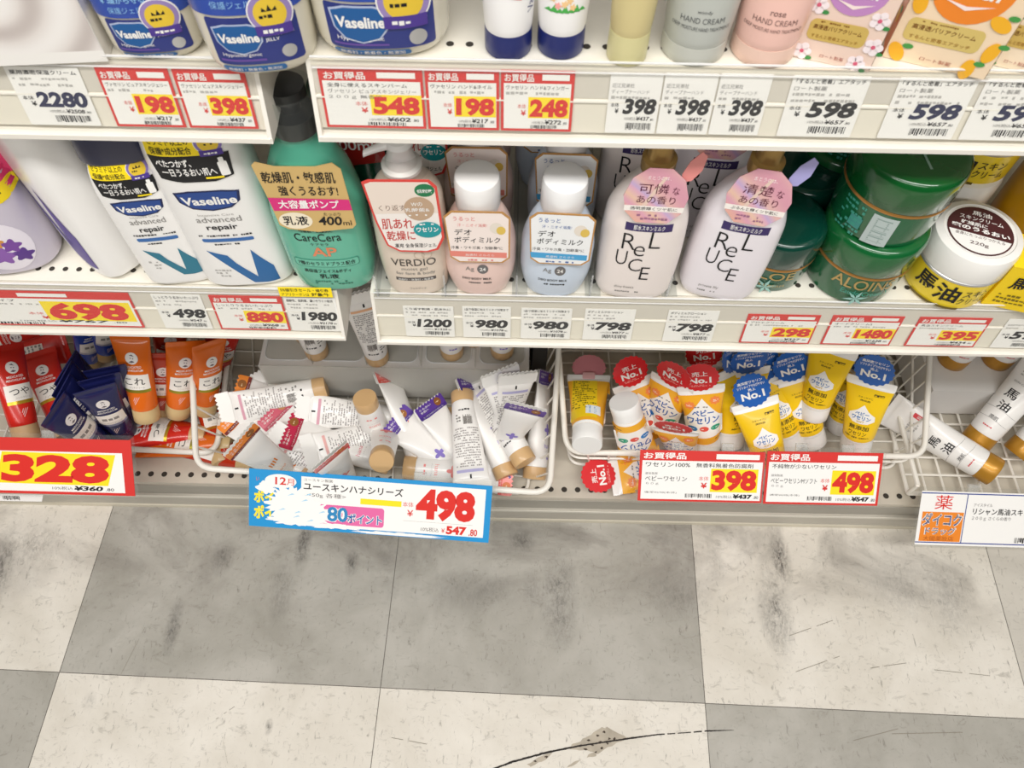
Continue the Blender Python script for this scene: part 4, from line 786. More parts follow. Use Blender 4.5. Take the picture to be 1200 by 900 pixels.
# yellow horse oil jars
def jar_yellow(label, M, R=.0380):
    t = thing('cream_jar', label, 'cream jar', 'yellow horse oil jars', M); hb = .034; m = MB(); m.lathe([(R * .88, 0), (R * .97, .003), (R * .985, hb)], mat('#f0d22e', .3, coat=.4), 56); Wp = Wrap(R * .985, .06)
    m.text(Wp, '馬', -R * .95, hb * .42, R * .50, hb * .52, INK, .0005, bold=.02); m.text(Wp, '油', -R * .42, hb * .32, R * .55, hb * .60, INK, .0005, bold=.02); m.text(Wp, 'スキン', R * .20, hb * .58, R * .62, hb * .24, INK, .0005, bold=.005); m.text(Wp, 'クリーム', R * .16, hb * .30, R * .70, hb * .24, INK, .0005, bold=.005); m.rect(Wp, -R * .9, hb * .06, R * .3, hb * .14, mat('#6b5a1c', .5), .0005); bo = m.build('body', t)
    m = MB(); m.lathe([(R * .985, hb + .0002), (R * 1.0, hb + .001), (R * 1.0, hb + .003), (R * .985, hb + .0035)], SILVER, 56); m.build('silver_band', bo)
    m = MB(); z = hb + .0037; m.lathe([(R * .985, z), (R, z + .002), (R * .99, z + .020), (R * .95, z + .0245), (R * .80, z + .0265), (R * .78, z + .0258), (R * .3, z + .0258)], mat('#f3f1ec', .25, coat=.5), 56); lo = m.build('lid', t)
    m = MB(); Ft = Flat((0, 0, z + .0259), (1, 0, 0), (0, 1, 0)); r_ = R * .72; BR = mat('#4c2528', .45); m.card(Ft, ell(0, 0, r_, n=48), BR, .0002, h0=.0003); m.fill(Ft, [(x, y) for x, y in ell(0, 0, r_ * .95, n=60) if y < -r_ * .12], PAPER, .0005)
    m.text(Ft, '馬油', -r_ * .3, r_ * .60, r_ * .6, r_ * .20, PAPER, .0006, bold=.01); m.text(Ft, 'スキンクリーム', -r_ * .66, r_ * .36, r_ * 1.32, r_ * .18, PAPER, .0006, bold=.01); m.text(Ft, '乾燥肌に', -r_ * .6, r_ * .13, r_ * .8, r_ * .17, PAPER, .0006, bold=.02); m.text(Ft, '密のうるおい', -r_ * .88, -r_ * .10, r_ * 1.76, r_ * .20, PAPER, .0008, bold=.04); m.text(Ft, '全身にたっぷりつかえる', -r_ * .74, -r_ * .36, r_ * 1.48, r_ * .13, BR, .0007); m.text(Ft, '220g', -r_ * .28, -r_ * .68, r_ * .56, r_ * .17, BR, .0007, bold=.005); m.build('lid_label', lo); return t
y1 = jar_yellow('front white-lidded yellow horse oil jar with a brown lid label', stand(1118, 365, ZM, .038, -.35)); p = y1.matrix_basis.translation
y2 = copy_tree(y1, 'yellow horse oil jar half hidden behind the front one, under another', TR((p.x + .012, p.y + .087, p.z), -.3)); copy_tree(y1, 'topmost yellow horse oil jar, stacked behind the front one', TR((p.x + .012, p.y + .088, p.z + .0645), -.55))
# yellow carton and amber bottle at the right edge
t = thing('carton', 'plain yellow carton at the right edge beside the horse oil jar', 'carton', None, stand(1200, 368, ZM, .022, -.25)); m = MB(); m.box(-.032, -.02, 0, .032, .02, .052, mat('#f2cf10', .4, coat=.2)); Fc = Flat((0, -.0201, 0)); m.text(Fc, '馬油', -.024, .026, .030, .016, INK, bold=.02); m.dashes(Fc, -.026, .006, .01, .020, 3, mat('#7c6a10', .5), .0003); m.build('box', t); m = MB(); m.card(Flat((0, 0, .0522), (1, 0, 0), (0, 1, 0)), [(-.032, -.02), (.032, -.02), (.032, .02), (-.032, .02)], mat('#f4d524', .4), .0003, h0=.0003); m.build('flap', t)
t = thing('lotion_bottle', 'amber yellow bottle in the shade above the yellow carton', 'lotion bottle', None, TR((p.x + .094, p.y + .065, ZM), -.3)); B = Body([(0, .030, .026, 2.6), (.004, .034, .029, 2.6), (.06, .036, .030, 2.4), (.11, .033, .028, 2.3), (.135, .018, .018, 2), (.14, .014, .014, 2)]); m = MB(); m.body(B, mat('#c9981c', .3, coat=.4), 44, 36); m.build('body', t); m = MB(); m.lathe([(.016, .1402), (.0165, .142), (.016, .170), (.014, .172)], mat('#b88a1e', .35), 28); m.build('cap', t)

# clear acrylic shelf dividers
for x, n in ((443, 'clear divider between the green and beige pump bottles'), (522, 'clear divider between the beige pump and pink milk bottles'), (605, 'clear divider between the pink and pale blue milk bottles'), (691, 'clear divider left of the upright holographic-tag bottle'), (781, 'clear divider between the two holographic-tag bottles')):
    p = at(x, 352, ZM); m = MB(); K = clear('#f3f4f4', .965, .06); m.box(-.0006, .0, .0005, .0006, .30, .030, K); m.box(-.004, 0, 0, .010, .30, .0008, K); m.box(-.0007, -.0006, .0005, .0007, .0005, .030, clear('#ffffff', .75)); tag(m.build('shelf_divider', None, TR((p.x, p.y + .004, ZM + .0002))), n, 'shelf divider', 'clear shelf dividers')

# ================================================================== upper shelf
ZTL, ZTR = .8032, .8082
def jelly(label, M, a, h, group='petroleum jelly jars'):
    t = thing('jelly_jar', label, 'jelly jar', group, M); d = a * .80
    B = Body([(0, a * .80, d * .80, 2.8), (.003, a * .90, d * .90, 2.8), (h * .15, a * .98, d * .98, 2.8), (h * .5, a, d, 2.8), (h * .9, a * .99, d * .99, 2.8), (h, a * .92, d * .92, 2.6)])
    m = MB(); m.body(B, mat('#ded8c6', .22, coat=.6, sss=.3), 52, 40); BL = mat('#21307e', .35, coat=.4); s = a / .033
    m.fill(B, rr(-.024 * s, h * .14, .026 * s, h * .58, .002), BL, .0004); m.fill(B, shield(-.008 * s, h * .385, .028 * s, .019 * s), mat('#b9c3dd', .4), .0006); m.fill(B, shield(-.008 * s, h * .385, .026 * s, .0172 * s), mat('#1d5c9c', .35), .0008); m.text(B, 'Vaseline', -.0195 * s, h * .385 - .002, .023 * s, .0058 * s, PAPER, .001, bold=.035)
    m.text(B, 'PROTECTING', .0065 * s, h * .40, .0165 * s, .0026 * s, PAPER, .0006, bold=.01); m.text(B, 'JELLY', .0065 * s, h * .345, .008 * s, .0026 * s, PAPER, .0006, bold=.01); m.text(B, 'Original', .0065 * s, h * .455, .009 * s, .002, PAPER, .0006); m.text(B, 'Hypoallergenic', -.020 * s, h * .215, .022 * s, .0028 * s, PAPER, .0006); m.rect(B, -.022 * s, h * .175, .004 * s, h * .195, mat('#6a4fa0', .4), .0006); m.fill(B, ell(.018 * s, h * .24, .0042 * s), SILVER, .0006)
    m.fill(B, rr(-.023 * s, h * .055, .014 * s, h * .125, .0022), mat('#1f6fb4', .4), .0006); m.text(B, '無香料・無着色・無添加', -.020 * s, h * .07, .031 * s, .0026 * s, PAPER, .0008, bold=.01); badge(m, B, .013 * s, h * .60, .0125 * s, '#9a86bd', .0009); bo = m.build('body', t)
    m = MB(); B2 = Body([(z_, a_ + .0006, b_ + .0006, e_) for z_, a_, b_, e_ in B.k])
    m.body(B2, mat('#2348a8', .25, coat=.6), 52, 10, h * .60, h * .985, False, False); m.text(B2, '乾燥から守る', -.020 * s, h * .78, .028 * s, .0048 * s, mat('#8fc0ea', .4), bold=.02); m.text(B2, '保護ジェル', -.018 * s, h * .66, .022 * s, .0045 * s, mat('#8fc0ea', .4)); badge(m, B2, .013 * s, h * .60, .0125 * s, '#9a86bd', .0006); m.build('shrink_wrap', bo)
    m = MB(); C_ = Body([(0, a * .95, d * .95, 2.6), (.002, a * 1.0, d * 1.0, 2.6), (.014, a * .98, d * .98, 2.6), (.016, a * .9, d * .9, 2.6)]); m.loft([[q + Vector((0, 0, h + .0002)) for q in C_.ring(z, 44)] for z in (0, .002, .013, .016)], mat('#e9e2cf', .3, coat=.4)); m.build('lid', t); return t
jelly('smallest petroleum jelly jar, beside the cream swirl carton', stand(180, 79, ZTL, .028, .12), .030, .052); jelly('middle petroleum jelly jar standing at the end of the upper left shelf', stand(304, 93, ZTL, .028, .15), .0345, .072); jelly('largest petroleum jelly jar, on the upper right shelf', stand(446, 74, ZTR, .034, .06), .0425, .068)
# cream swirl carton
t = thing('carton', 'white carton printed with a cream swirl at the upper left', 'carton', None, stand(46, 78, ZTL, .016, .10)); m = MB(); m.box(-.041, -.014, 0, .041, .014, .085, mat('#eeeae4', .4)); Fc = Flat((0, -.0141, 0)); 
cm = bpy.data.materials.new('printed_cream_swirl'); cm.use_nodes = True; nt = cm.node_tree; tc = nt.nodes.new('ShaderNodeTexCoord'); mp_ = nt.nodes.new('ShaderNodeMapping'); mp_.inputs['Location'].default_value = (.012, 0, -.044); wv = nt.nodes.new('ShaderNodeTexWave'); wv.wave_type = 'RINGS'; wv.rings_direction = 'Y'; wv.inputs['Scale'].default_value = 11; wv.inputs['Distortion'].default_value = 5; wv.inputs['Detail'].default_value = 1; wv.inputs['Detail Scale'].default_value = .6
cr = nt.nodes.new('ShaderNodeValToRGB'); e = cr.color_ramp.elements; e[0].color = lin('#c9bfba'); e[1].color = lin('#f4f0ec'); x = e.new(.45); x.color = lin('#e6dfda')
nt.links.new(tc.outputs['Object'], mp_.inputs[0]); nt.links.new(mp_.outputs[0], wv.inputs['Vector']); nt.links.new(wv.outputs['Fac'], cr.inputs[0]); nt.links.new(cr.outputs[0], nt.nodes['Principled BSDF'].inputs['Base Color'])
m.rect(Fc, -.0405, .008, .0405, .0845, cm, .0002)
m.rect(Fc, -.041, .0, .041, .008, mat('#f4f1ec', .4), .0002); m.build('box', t); m = MB(); m.card(Flat((0, 0, .0852), (1, 0, 0), (0, 1, 0)), [(-.041, -.014), (.041, -.014), (.041, .014), (-.041, .014)], mat('#eeeae4', .4), .0003, h0=.0003); m.build('flap', t)
# tubes standing on their caps
def tube_keys(rc, w, L, cl, rn=None):      # local z: cap at 0..cl, then round to flat crimp at L
    rn = rn or rc; return [(cl, rc * .97, rc * .97, 2.0), (cl + .003, rn, rn, 2.0), (cl + (L - cl) * .3, rn + (w - rn) * .25, rn * .84, 2.1), (cl + (L - cl) * .65, rn + (w - rn) * .62, rn * .50, 2.2), (L - .010, w * .985, .0024, 2.6), (L - .008, w, .0010, 3), (L, w, .0008, 3)]
def cap_prof(rc, cl, kind): return [(rc * .88, 0), (rc * .94, .0012), (rc * .97, cl * .2), (rc, cl * .95), (rc * .985, cl - .0002)] if kind == 'round' else [(rc * .96, 0), (rc * .99, .0008), (rc, cl * .5), (rc * .985, cl - .0002)]
def htube(label, M, rc, w, L, cl, body, cap, print_fn, group, name='cream_tube', capk='flat', head_fn=None, back_fn=None, rough=.35, rn=None, metal=0.0, capmetal=0.0):
    t = thing(name, label, 'cream tube', group, M); B = Body(tube_keys(rc, w, L, cl, rn)); m = MB(); m.body(B, mat(body, rough, metal, coat=.25), 40, 26)
    if print_fn: print_fn(m, B, L, w)
    if back_fn: back_fn(m, B.other(), L, w)
    m.build('tube_body', t); m = MB(); m.lathe(cap_prof(rc, cl, capk), mat(cap, .38, capmetal, coat=.2), 36); m.build('cap', t)
    if head_fn: m = MB(); head_fn(m, L, w); m.build('header_card', t)
    return t
def pr_white(fl):
    def fn(m, B, L, w):
        if fl:
            for k in range(7): x = -.010 + k * .0033; m.fill(B, [(x - .002, .032), (x + .003, .0315), (x + .001, .0345 + (k % 2) * .002)], mat('#4fae52', .5), .0004)
            for k, (x, y) in enumerate(((-.007, .040), (-.002, .043), (.003, .039), (.007, .042), (0, .037), (-.004, .036), (.005, .035))): m.fill(B, scallop(x, y, .0018, 5, .25), mat(('#f0c890', '#f2a6a0')[k % 2], .5), .0005)
            m.dashes(B, -.008, .050, .009, .060, 2, LGREY, .0004)
        else: m.fill(B, [(-.006, .042), (.006, .039), (.0065, .0415), (-.005, .046)], mat('#e88a86', .5), .0004); m.text(Turn(B, .012, .030, PI / 2), 'Vaseline', 0, -.002, .022, .004, mat('#2a2f6a', .5)); m.dashes(B, -.008, .048, .006, .060, 2, mat('#e88a86', .5), .0004)
    return fn
G_ = 'hand cream tubes standing on the upper right shelf'
htube('white hand cream tube with a navy cap, left of its twin', stand(595, 73, ZTR, .0155, .15), .0150, .021, .115, .016, '#f3f1ef', '#1f2a6b', pr_white(False), G_); htube('white hand cream tube with green leaves and a navy cap', stand(657, 72, ZTR, .0155, 0), .0150, .021, .115, .016, '#f3f1ef', '#1f2a6b', pr_white(True), G_)
htube('slim pale yellow hand cream tube', stand(735, 80, ZTR, .013, -.1), .0128, .018, .12, .020, '#d3c48e', '#dcd49e', lambda m, B, L, w: m.dashes(B, -.009, .05, .009, .062, 2, mat('#a8966a', .5), .0004), G_)
def pr_hc(c):
    def fn(m, B, L, w): k = mat(c, .5); m.text(B, 'woody' if c == '#55585a' else 'rose', -.004, .0345, .009, .0024, k); m.text(B, 'HAND CREAM', -.013, .0290, .026, .0034, k, bold=-.005); m.text(B, 'DEEP MOISTURE HAND TREATMENT', -.017, .0245, .034, .0022, k)
    return fn
htube('wide grey hand cream tube', stand(815, 80, ZTR, .021, -.12), .0205, .028, .13, .012, '#b9bcb5', '#c5c6bd', pr_hc('#55585a'), G_); htube('wide pink hand cream tube', stand(898, 82, ZTR, .021, -.20), .0205, .028, .13, .012, '#efc3b6', '#f0cdbc', pr_hc('#7a5a56'), G_)
# cartons
def carton(label, M, w, h, d, face, side, disc, gold, txt, flow, leafy, group='flowered cartons on the upper right shelf'):
    t = thing('carton', label, 'carton', group, M); m = MB(); fm, sm = mat(face, .4, coat=.2), mat(side, .4, coat=.2); m.box(-w / 2, -d / 2, 0, w / 2, d / 2, h, fm); Fc = Flat((0, -d / 2 - .0001, 0)); Fs = Flat((-w / 2 - .0001, 0, 0), (0, -1, 0), (0, 0, 1)); Fr = Flat((w / 2 + .0001, 0, 0), (0, 1, 0), (0, 0, 1))
    m.rect(Fs, -d / 2, 0, d / 2, h, sm, .0002); m.rect(Fr, -d / 2, 0, d / 2, h, sm if leafy else fm, .0002)
    m.fill(Fc, ell(0, h * .72, w * .36), mat(disc, .4), .0003); m.fill(Fc, [(-w * .24, h * .60), (0, h * .53), (w * .24, h * .60), (0, h * .565)], mat('#fbe9e4', .4), .0005); m.text(Fc, 'Air', -w * .14, h * .78, w * .26, h * .10, PAPER, .0005, bold=.03, shear=.12); m.text(Fc, txt, -w * .22, h * .64, w * .46, h * .10, PAPER, .0005, bold=.03, shear=.12)
    m.fill(Fc, rr(-w * .42, h * .20, w * .30, h * .40, .004), mat(gold, .35, .3), .0003); m.dashes(Fc, -w * .3, h * .365, w * .2, h * .39, 1, mat('#8a5a20', .5), .0005); m.text(Fc, '高浸透バリアクリーム', -w * .37, h * .305, w * .60, h * .045, mat('#7a4a18', .5), .0005, bold=.01); m.text(Fc, 'するんと密着エアタッチ', -w * .36, h * .225, w * .58, h * .035, mat('#9a6a1c', .5), .0005); m.text(Fc, 'ロート製薬', -w * .16, h * .05, w * .30, h * .035, mat('#a04a3a', .5), .0005)
    r = random.Random(len(label))
    for Fx, xs in ((Fc, ((-.40, .52), (.36, .48), (.42, .24), (-.45, .80), (.40, .90), (.30, .06), (-.40, .08))), (Fr, ((-.2, .2), (.15, .45), (-.1, .75), (.2, .9))), (Fs, ((.0, .3), (.1, .7)))):
        ww = w if Fx is Fc else d
        for x, y in xs:
            x, y = x * ww, y * h
            if flow == 'flower':
                for k in range(5): a_ = 2 * PI * k / 5; m.fill(Fx, ell(x + .0034 * math.cos(a_), y + .0034 * math.sin(a_), .0026, n=10), mat('#fbeef0', .5), .0005)
                m.fill(Fx, ell(x, y, .0014, n=8), mat('#d8607c', .5), .0007); m.fill(Fx, ell(x + .005, y - .004, .0024, .0014, n=8), mat('#3f8f4a', .5), .0004)
            else: m.fill(Turn(Fx, x, y, r.uniform(0, 3)), ell(0, 0, .0070, .0042, 16), mat('#f4b52a', .45), .0005); m.fill(Fx, ell(x + .005, y + .005, .0034, .0018, n=8), mat('#4a9a4a', .5), .0006)
    m.build('box', t); m = MB(); m.card(Flat((0, 0, h + .0002), (1, 0, 0), (0, 1, 0)), [(-w / 2, -d / 2), (w / 2, -d / 2), (w / 2, d / 2), (-w / 2, d / 2)], fm, .0002, h0=.0002); m.build('flap', t)
carton('pale pink flowered carton with a violet disc', stand(980, 81, ZTR, .016, -.30), .048, .070, .024, '#f1d6c6', '#e9a9a0', '#c48cc6', '#dfc06a', 'touch', 'flower', False)
carton('orange-edged carton with an orange disc reading touch', stand(1102, 85, ZTR, .016, -.34), .062, .074, .026, '#f4dcbc', '#ee7a1e', '#f0892c', '#e6cd7c', 'touch', 'yuzu', False)
carton('pale carton at the upper right corner beside the orange one', stand(1196, 88, ZTR, .016, -.36), .044, .071, .024, '#f5e3c8', '#f0d2b0', '#e9a8b8', '#dfc06a', 'touch', 'flower', False)

# ================================================================== white hand cream tubes in the big basket
BEI = '#d3ad7c'
HV = {'orange': ('#f08a2e', '#7a2a26', '#e8862c'), 'red': ('#c02148', '#a81a3c', '#d63a5c'), 'pink': ('#ee7d76', '#e0584e', '#ee8a86'), 'purple': ('#5b3a98', '#4a2f86', '#8a78c8')}
def hana_front(v):
    c = HV[v]
    def fn(m, B, L, w):
        k = mat(c[2], .5); wv = (L, w)
        for i in range(4): m.fill(Turn(B, 0, L * .50, .2), [(-.008 + i * .004, -.004), (-.0062 + i * .004, -.0045), (-.005 + i * .004, .004), (-.0072 + i * .004, .0045)], k, .0005) if v == 'orange' else m.fill(Turn(B, 0, L * .50, i * PI / 2), ell(.0045, 0, .0045, .0028, 14), k, .0005)
        m.text(Turn(B, 0, L * .34, 0), 'hana', -.008, -.003, .016, .006, k, .0005, bold=-.01); m.text(B, 'ハンドクリーム', -.009, L * .28, .018, .0024, LGREY, .0005); m.dashes(B, -.007, L * .20, .008, L * .235, 1, k, .0005)
    return fn
def hana_back(v):
    c = HV[v]
    def fn(m, B, L, w):
        b = mat({'orange': '#e9b48c', 'red': '#d9a0b0', 'pink': '#e9b0ac', 'purple': '#b9b4dc'}[v], .5); m.rect(B, -w * .72, L - .022, w * .72, L - .018, b, .0004); m.rect(B, -.0012, L - .0150, .0012, L - .0095, INK, .0005)
        m.dashes(B, -w * .66, L * .42, w * .70, L - .025, 16, mat('#a39d9b', .6), .0004, .8); m.barcode(Turn(B, -.004, L * .335, 0), -.006, -.006, .007, .008, mat('#4a4038', .6), .0005); m.dashes(B, .006, L * .27, .013, L * .40, 4, GREY, .0004); m.dashes(B, -.011, L * .22, .010, L * .255, 1, INK, .0004)
    return fn
def hana_head(v):
    c = HV[v]
    def fn(m, L, w):
        ys = L - .007; hh = .020; W_ = w * 1.06; n = 9
        top_ = [(W_ - 2 * W_ * i / (2 * n), ys + hh + (.0016 if i % 2 else -.0012)) for i in range(2 * n + 1)]
        out = [(-W_, ys + .002), (-W_ * .5, ys), (W_ * .5, ys + .001), (W_, ys + .003)] + top_; Ft = Flat((0, -.0022, 0), (1, 0, 0), (0, 0, 1)); m.card(Ft, out, mat(c[0], .4, coat=.2), .0006, PAPER)
        Bk = Flat((0, .0020, 0), (-1, 0, 0), (0, 0, 1)); m.card(Bk, [(-x, y) for x, y in reversed(out)], PAPER, .0005)
        m.rect(Ft, -W_ * .98, ys + .001, W_ * .98, ys + .006, mat(c[1], .4), .0003); m.text(Ft, 'ユースキンのハンドクリーム', -W_ * .8, ys + .0022, W_ * 1.5, .0024, PAPER, .0005)
        g = mat('#9a6230', .4, .2) if v != 'pink' else mat('#d9702e', .4); m.fill(Ft, ell(W_ * .52, ys + .0125, .0062), g, .0003); m.dashes(Ft, W_ * .52 - .0035, ys + .011, W_ * .52 + .0035, ys + .014, 1, mat('#e9cfa2', .4), .0005); m.text(Ft, 'うるおい', -W_ * .8, ys + .0135, W_ * .85, .0030, PAPER, .0005, bold=.01); m.text(Ft, '手肌へ', -W_ * .8, ys + .0092, W_ * .6, .0030, PAPER, .0005, bold=.01)
    return fn
HL = .142; PROTO = {}
HG = 'white hand cream tubes heaped in the big basket'
def hana(v, cap, z, end, high, roll, label):
    A = at(cap[0], cap[1], z); M = span(A, end, HL, high, roll)
    if v not in PROTO: PROTO[v] = htube(label, M, .0168, .0256, HL, .018, '#f3f0ec', BEI, hana_front(v), HG, head_fn=hana_head(v), back_fn=hana_back(v)); return
    copy_tree(PROTO[v], label, M)
hana('orange', (358, 480), .125, (285, 462), .150, .2, 'white tube with an orange header and brown disc, lying highest at the left')
hana('orange', (345, 545), .118, (278, 492), .142, .1, 'white tube with orange stripes lying under the back-facing tube at the left')
hana('orange', (338, 552), .108, (285, 518), True, -.1, 'white orange-striped tube nearest the front left basket corner')
hana('orange', (362, 545), .104, (304, 446), .150, PI, 'white back-facing tube upright against the tray at the left, header up')
hana('orange', (392, 540), .104, (322, 444), .146, PI - .2, 'second white back-facing tube upright against the tray, header up')
hana('red', (376, 455), .158, (268, 481), .152, PI, 'long white back-facing tube lying across the top left of the heap')
hana('red', (385, 545), .118, (325, 487), .150, -.1, 'white tube with a dark red header sloping down to the right')
hana('red', (400, 525), .128, (345, 507), .150, .3, 'white tube with a dark red header turned on its side')
hana('red', (465, 490), .126, (357, 481), .156, PI, 'white back-facing tube lying level in the middle left of the heap')
hana('pink', (470, 500), .115, (366, 530), .142, PI + .1, 'white back-facing tube in shade with its scalloped header to the lower left')
hana('pink', (405, 560), .104, (388, 536), True, .1, 'white tube with a pink header at the front beside the beige cap')
hana('pink', (385, 558), .106, (322, 517), .150, PI, 'white back-facing tube in the front left between the orange and pink ones')
hana('pink', (427, 466), .200, (452, 535), False, 0, 'white pink-printed tube with its beige cap at the top')
hana('pink', (500, 560), .104, (455, 443), .165, .9, 'narrow white tube on edge with a pink header pointing up')
hana('purple', (530, 545), .118, (468, 497), .150, .2, 'white tube with a purple header in the left centre of the heap')
hana('purple', (545, 540), .116, (506, 480), .160, .6, 'white tube with a purple header half hidden by the standing back-facing tube')
hana('purple', (524, 468), .118, (548, 586), .118, PI, 'tube of which only the beige cap shows behind the central tube')
hana('purple', (541, 456), .160, (553, 569), .152, PI, 'central white back-facing tube with its beige cap at the top')
hana('purple', (618, 546), .150, (559, 446), .168, PI - .6, 'white back-facing tube with its beige cap at the lower right')
hana('purple', (590, 548), .128, (552, 453), .160, .9, 'white tube on edge with its beige cap at the front right corner')
hana('purple', (604, 520), .112, (587, 442), True, PI + .25, 'white back-facing tube leaning at the upper right, scalloped header up')
hana('purple', (585, 520), .110, (606, 445), True, PI + .5, 'white back-facing tube furthest back at the upper right')
hana('purple', (590, 520), .116, (615, 480), True, .35, 'white tube with a purple header close to the right basket side')
hana('purple', (500, 545), .106, (588, 553), .122, .2, 'white tube with a purple header at the bottom right of the heap')
hana('pink', (468, 547), .122, (590, 558), .120, 0, 'white tube lying level along the front, beige cap to the left')
hana('pink', (447, 541), .190, (455, 490), False, 0, 'tube with its round beige cap end facing out at the front')
hana('purple', (628, 540), .120, (638, 446), .172, 1.2, 'white tube standing in the right corner against the basket wires')
# display tray behind the heap
t = thing('display_tray', 'white card display tray with clear pockets at the back of the big basket', 'display tray', None, Matrix.Translation((0, 0, 0)))
p0, p1 = at(299, 438, .205), at(620, 452, .205); y0 = .555; m = MB(); cd = mat('#dedad6', .55, var=.03); x0, x1 = p0.x, p1.x; m.box(x0, y0, .118, x1, .735, .200, cd); m.build('card_box', t)
m = MB(); K = clear('#f6f6f4', .90, .1); n = 5; wv = (x1 - x0) / n
for k in range(n):
    xa, xb = x0 + wv * k + .006, x0 + wv * (k + 1) - .006; pts = [Vector((p[0], p[1], .2012)) for p in rr(xa, y0 + .010, xb, .725, .012)]; m.wire(pts, .0009, clear('#ffffff', .35, .1), 6, True); m.card(Flat((0, 0, .2008), (1, 0, 0), (0, 1, 0)), rr(xa, y0 + .010, xb, .725, .012), K, .0004)
for k in range(1, n): m.box(x0 + wv * k - .0006, y0 + .004, .2005, x0 + wv * k + .0006, .73, .250, K)
m.box(x0, y0 - .003, .118, x1, y0 - .0022, .206, K); m.build('clear_pocket', t)
for (x, y, lb, rz) in ((370, 424, 'white tube standing in the left pocket of the clear tray', .35), (441, 431, 'white tube standing in the clear tray between the two bays', .35), (529, 424, 'white tube standing in the clear tray below the 980 tags', .1), (588, 423, 'white tube standing in the right pocket of the clear tray', 0), (555, 408, 'white tube standing at the back of the clear tray, only its cap showing', 0), (357, 404, 'white tube standing behind the left pocket tube in the clear tray', .35)):
    q = at(x, y, .2014); copy_tree(PROTO['orange' if x < 500 else 'purple'], lb, TR((q.x, q.y + .0165, .2016), PI + rz if x < 500 else rz))
m = MB(); q = at(622, 440, .10); m.box(q.x, .60, .096, q.x + .022, .735, .215, mat('#2c2a29', .5)); m.box(q.x + .001, .5995, .11, q.x + .021, .600, .205, mat('#3a3836', .5)); tag(m.build('side_panel'), 'dark panel standing at the right of the display tray in the big basket', 'panel')

# ================================================================== red, navy and orange tubes in the left basket
def emblem(m, B, x, y, r):
    m.fill(B, ell(x, y, r), mat('#e9e4e0', .4), .0004); m.fill(B, ell(x, y, r * .9), mat('#f3efec', .4), .0005)
    d = mat('#6a6068', .5); m.fill(B, [(x - r * .35, y + r * .5), (x + r * .1, y + r * .65), (x + r * .4, y + r * .3), (x + r * .1, y + r * .4)], d, .0006); m.fill(B, [(x - r * .45, y - r * .6), (x, y - r * .35), (x + r * .45, y - r * .6), (x, y - r * .75)], d, .0006); m.fill(B, ell(x - r * .15, y + r * .05, r * .1, n=8), d, .0006); m.fill(B, ell(x + r * .2, y - .02 * r, r * .1, n=8), d, .0006)
def medi(word, band, wordc=INK):
    def fn(m, B, L, w):
        emblem(m, B, 0, L * .76, .0085); m.text(B, 'MEDICATED', -.011, L * .655, .022, .0032, PAPER, .0005, bold=.01); m.text(B, 'MENTHOLATUM', -.0125, L * .62, .025, .003, PAPER, .0005, bold=.01); m.rect(B, -.0175, L * .42, .0175, L * .585, mat('#efeae2', .4), .0004)
        if word: m.text(B, word, -.013, L * .475, .026, .0105, wordc, .0006, bold=.005)
        else: m.dashes(B, -.012, L * .475, .013, L * .55, 1, GREY, .0006)
        m.text(B, 'ハンドクリーム', -.008, L * .435, .020, .0032, GREY, .0006); m.rect(B, -.0175, L * .385, .0175, L * .42, mat(band, .3, .6), .0004)
        for k in range(3): m.fill(Turn(B, 0, L * .30, .9), [(-.008 + k * .002, -.001 + k * .0022), (.006 - k * .002, .0005 + k * .0022), (.006 - k * .002, .0011 + k * .0022), (-.008 + k * .002, -.0002 + k * .0022)], mat('#f0d0cc', .4), .0005)
    return fn
MP = {}
MG = 'medicated hand cream tubes in the low basket'
MS = {'red': ('#cc2a20', '#cfae82', 'つや', '#d9b23c'), 'navy': ('#1b1f52', '#20244e', '', '#8f93b4'), 'orange': ('#de6a1c', '#d2b886', 'これ', '#a8a03a'), 'brick': ('#b9300f', '#c9ab7c', '', '#c98a2c'), 'blue': ('#1f3f9c', '#b8935a', '', '#c9c9d6')}
def medt(v, cap, z, end, high, roll, label, L=.135, sc=1.0):
    A = at(cap[0], cap[1], z); M = span(A, end, L, high, roll)
    if v not in MP: c = MS[v]; MP[v] = htube(label, M, .0178, .0262, L, .022, c[0], c[1], medi(c[2], c[3]), MG, rough=.25, back_fn=lambda m, B, L_, w: (m.rect(B, -.012, L_ * .4, .012, L_ * .75, mat('#e9e4dc', .45), .0004), m.dashes(B, -.011, L_ * .42, .011, L_ * .74, 8, GREY, .0006))); return
    copy_tree(MP[v], label, M)
medt('red', (32, 515), .150, (2, 398), False, .45, 'red tube with a white word band leaning at the left edge')
medt('red', (80, 510), .118, (42, 412), False, -.15, 'red tube with a round white emblem beside the navy tubes')
medt('red', (22, 418), .128, (80, 405), .140, PI, 'glossy red back-facing tube lying behind the emblem tube')
medt('red', (-40, 400), .112, (45, 390), .125, .4, 'red tube in the shade furthest back on the left')
for k, (c, z, e, lb) in enumerate((((118, 462), .138, (76, 430), 'topmost navy tube of the left stack'), ((122, 476), .132, (72, 443), 'second navy tube from the top of the left stack'), ((126, 495), .126, (70, 459), 'third navy tube from the top of the left stack'), ((120, 522), .120, (62, 478), 'front navy tube of the stack with its emblem showing'), ((132, 470), .104, (98, 509), 'navy tube lying lowest at the front of the basket'),
                                  ((150, 480), .122, (122, 431), 'rearmost navy tube of the right stack'), ((148, 492), .118, (115, 442), 'middle navy tube of the right stack'), ((146, 506), .114, (110, 455), 'front navy tube of the right stack'))): medt('navy', c, z, e, .126 if k == 4 else True, .25 if k < 5 else -.3, lb)
medt('orange', (173, 490), .152, (151, 392), True, -.45, 'orange tube with a pale gold cap standing beside the navy tubes')
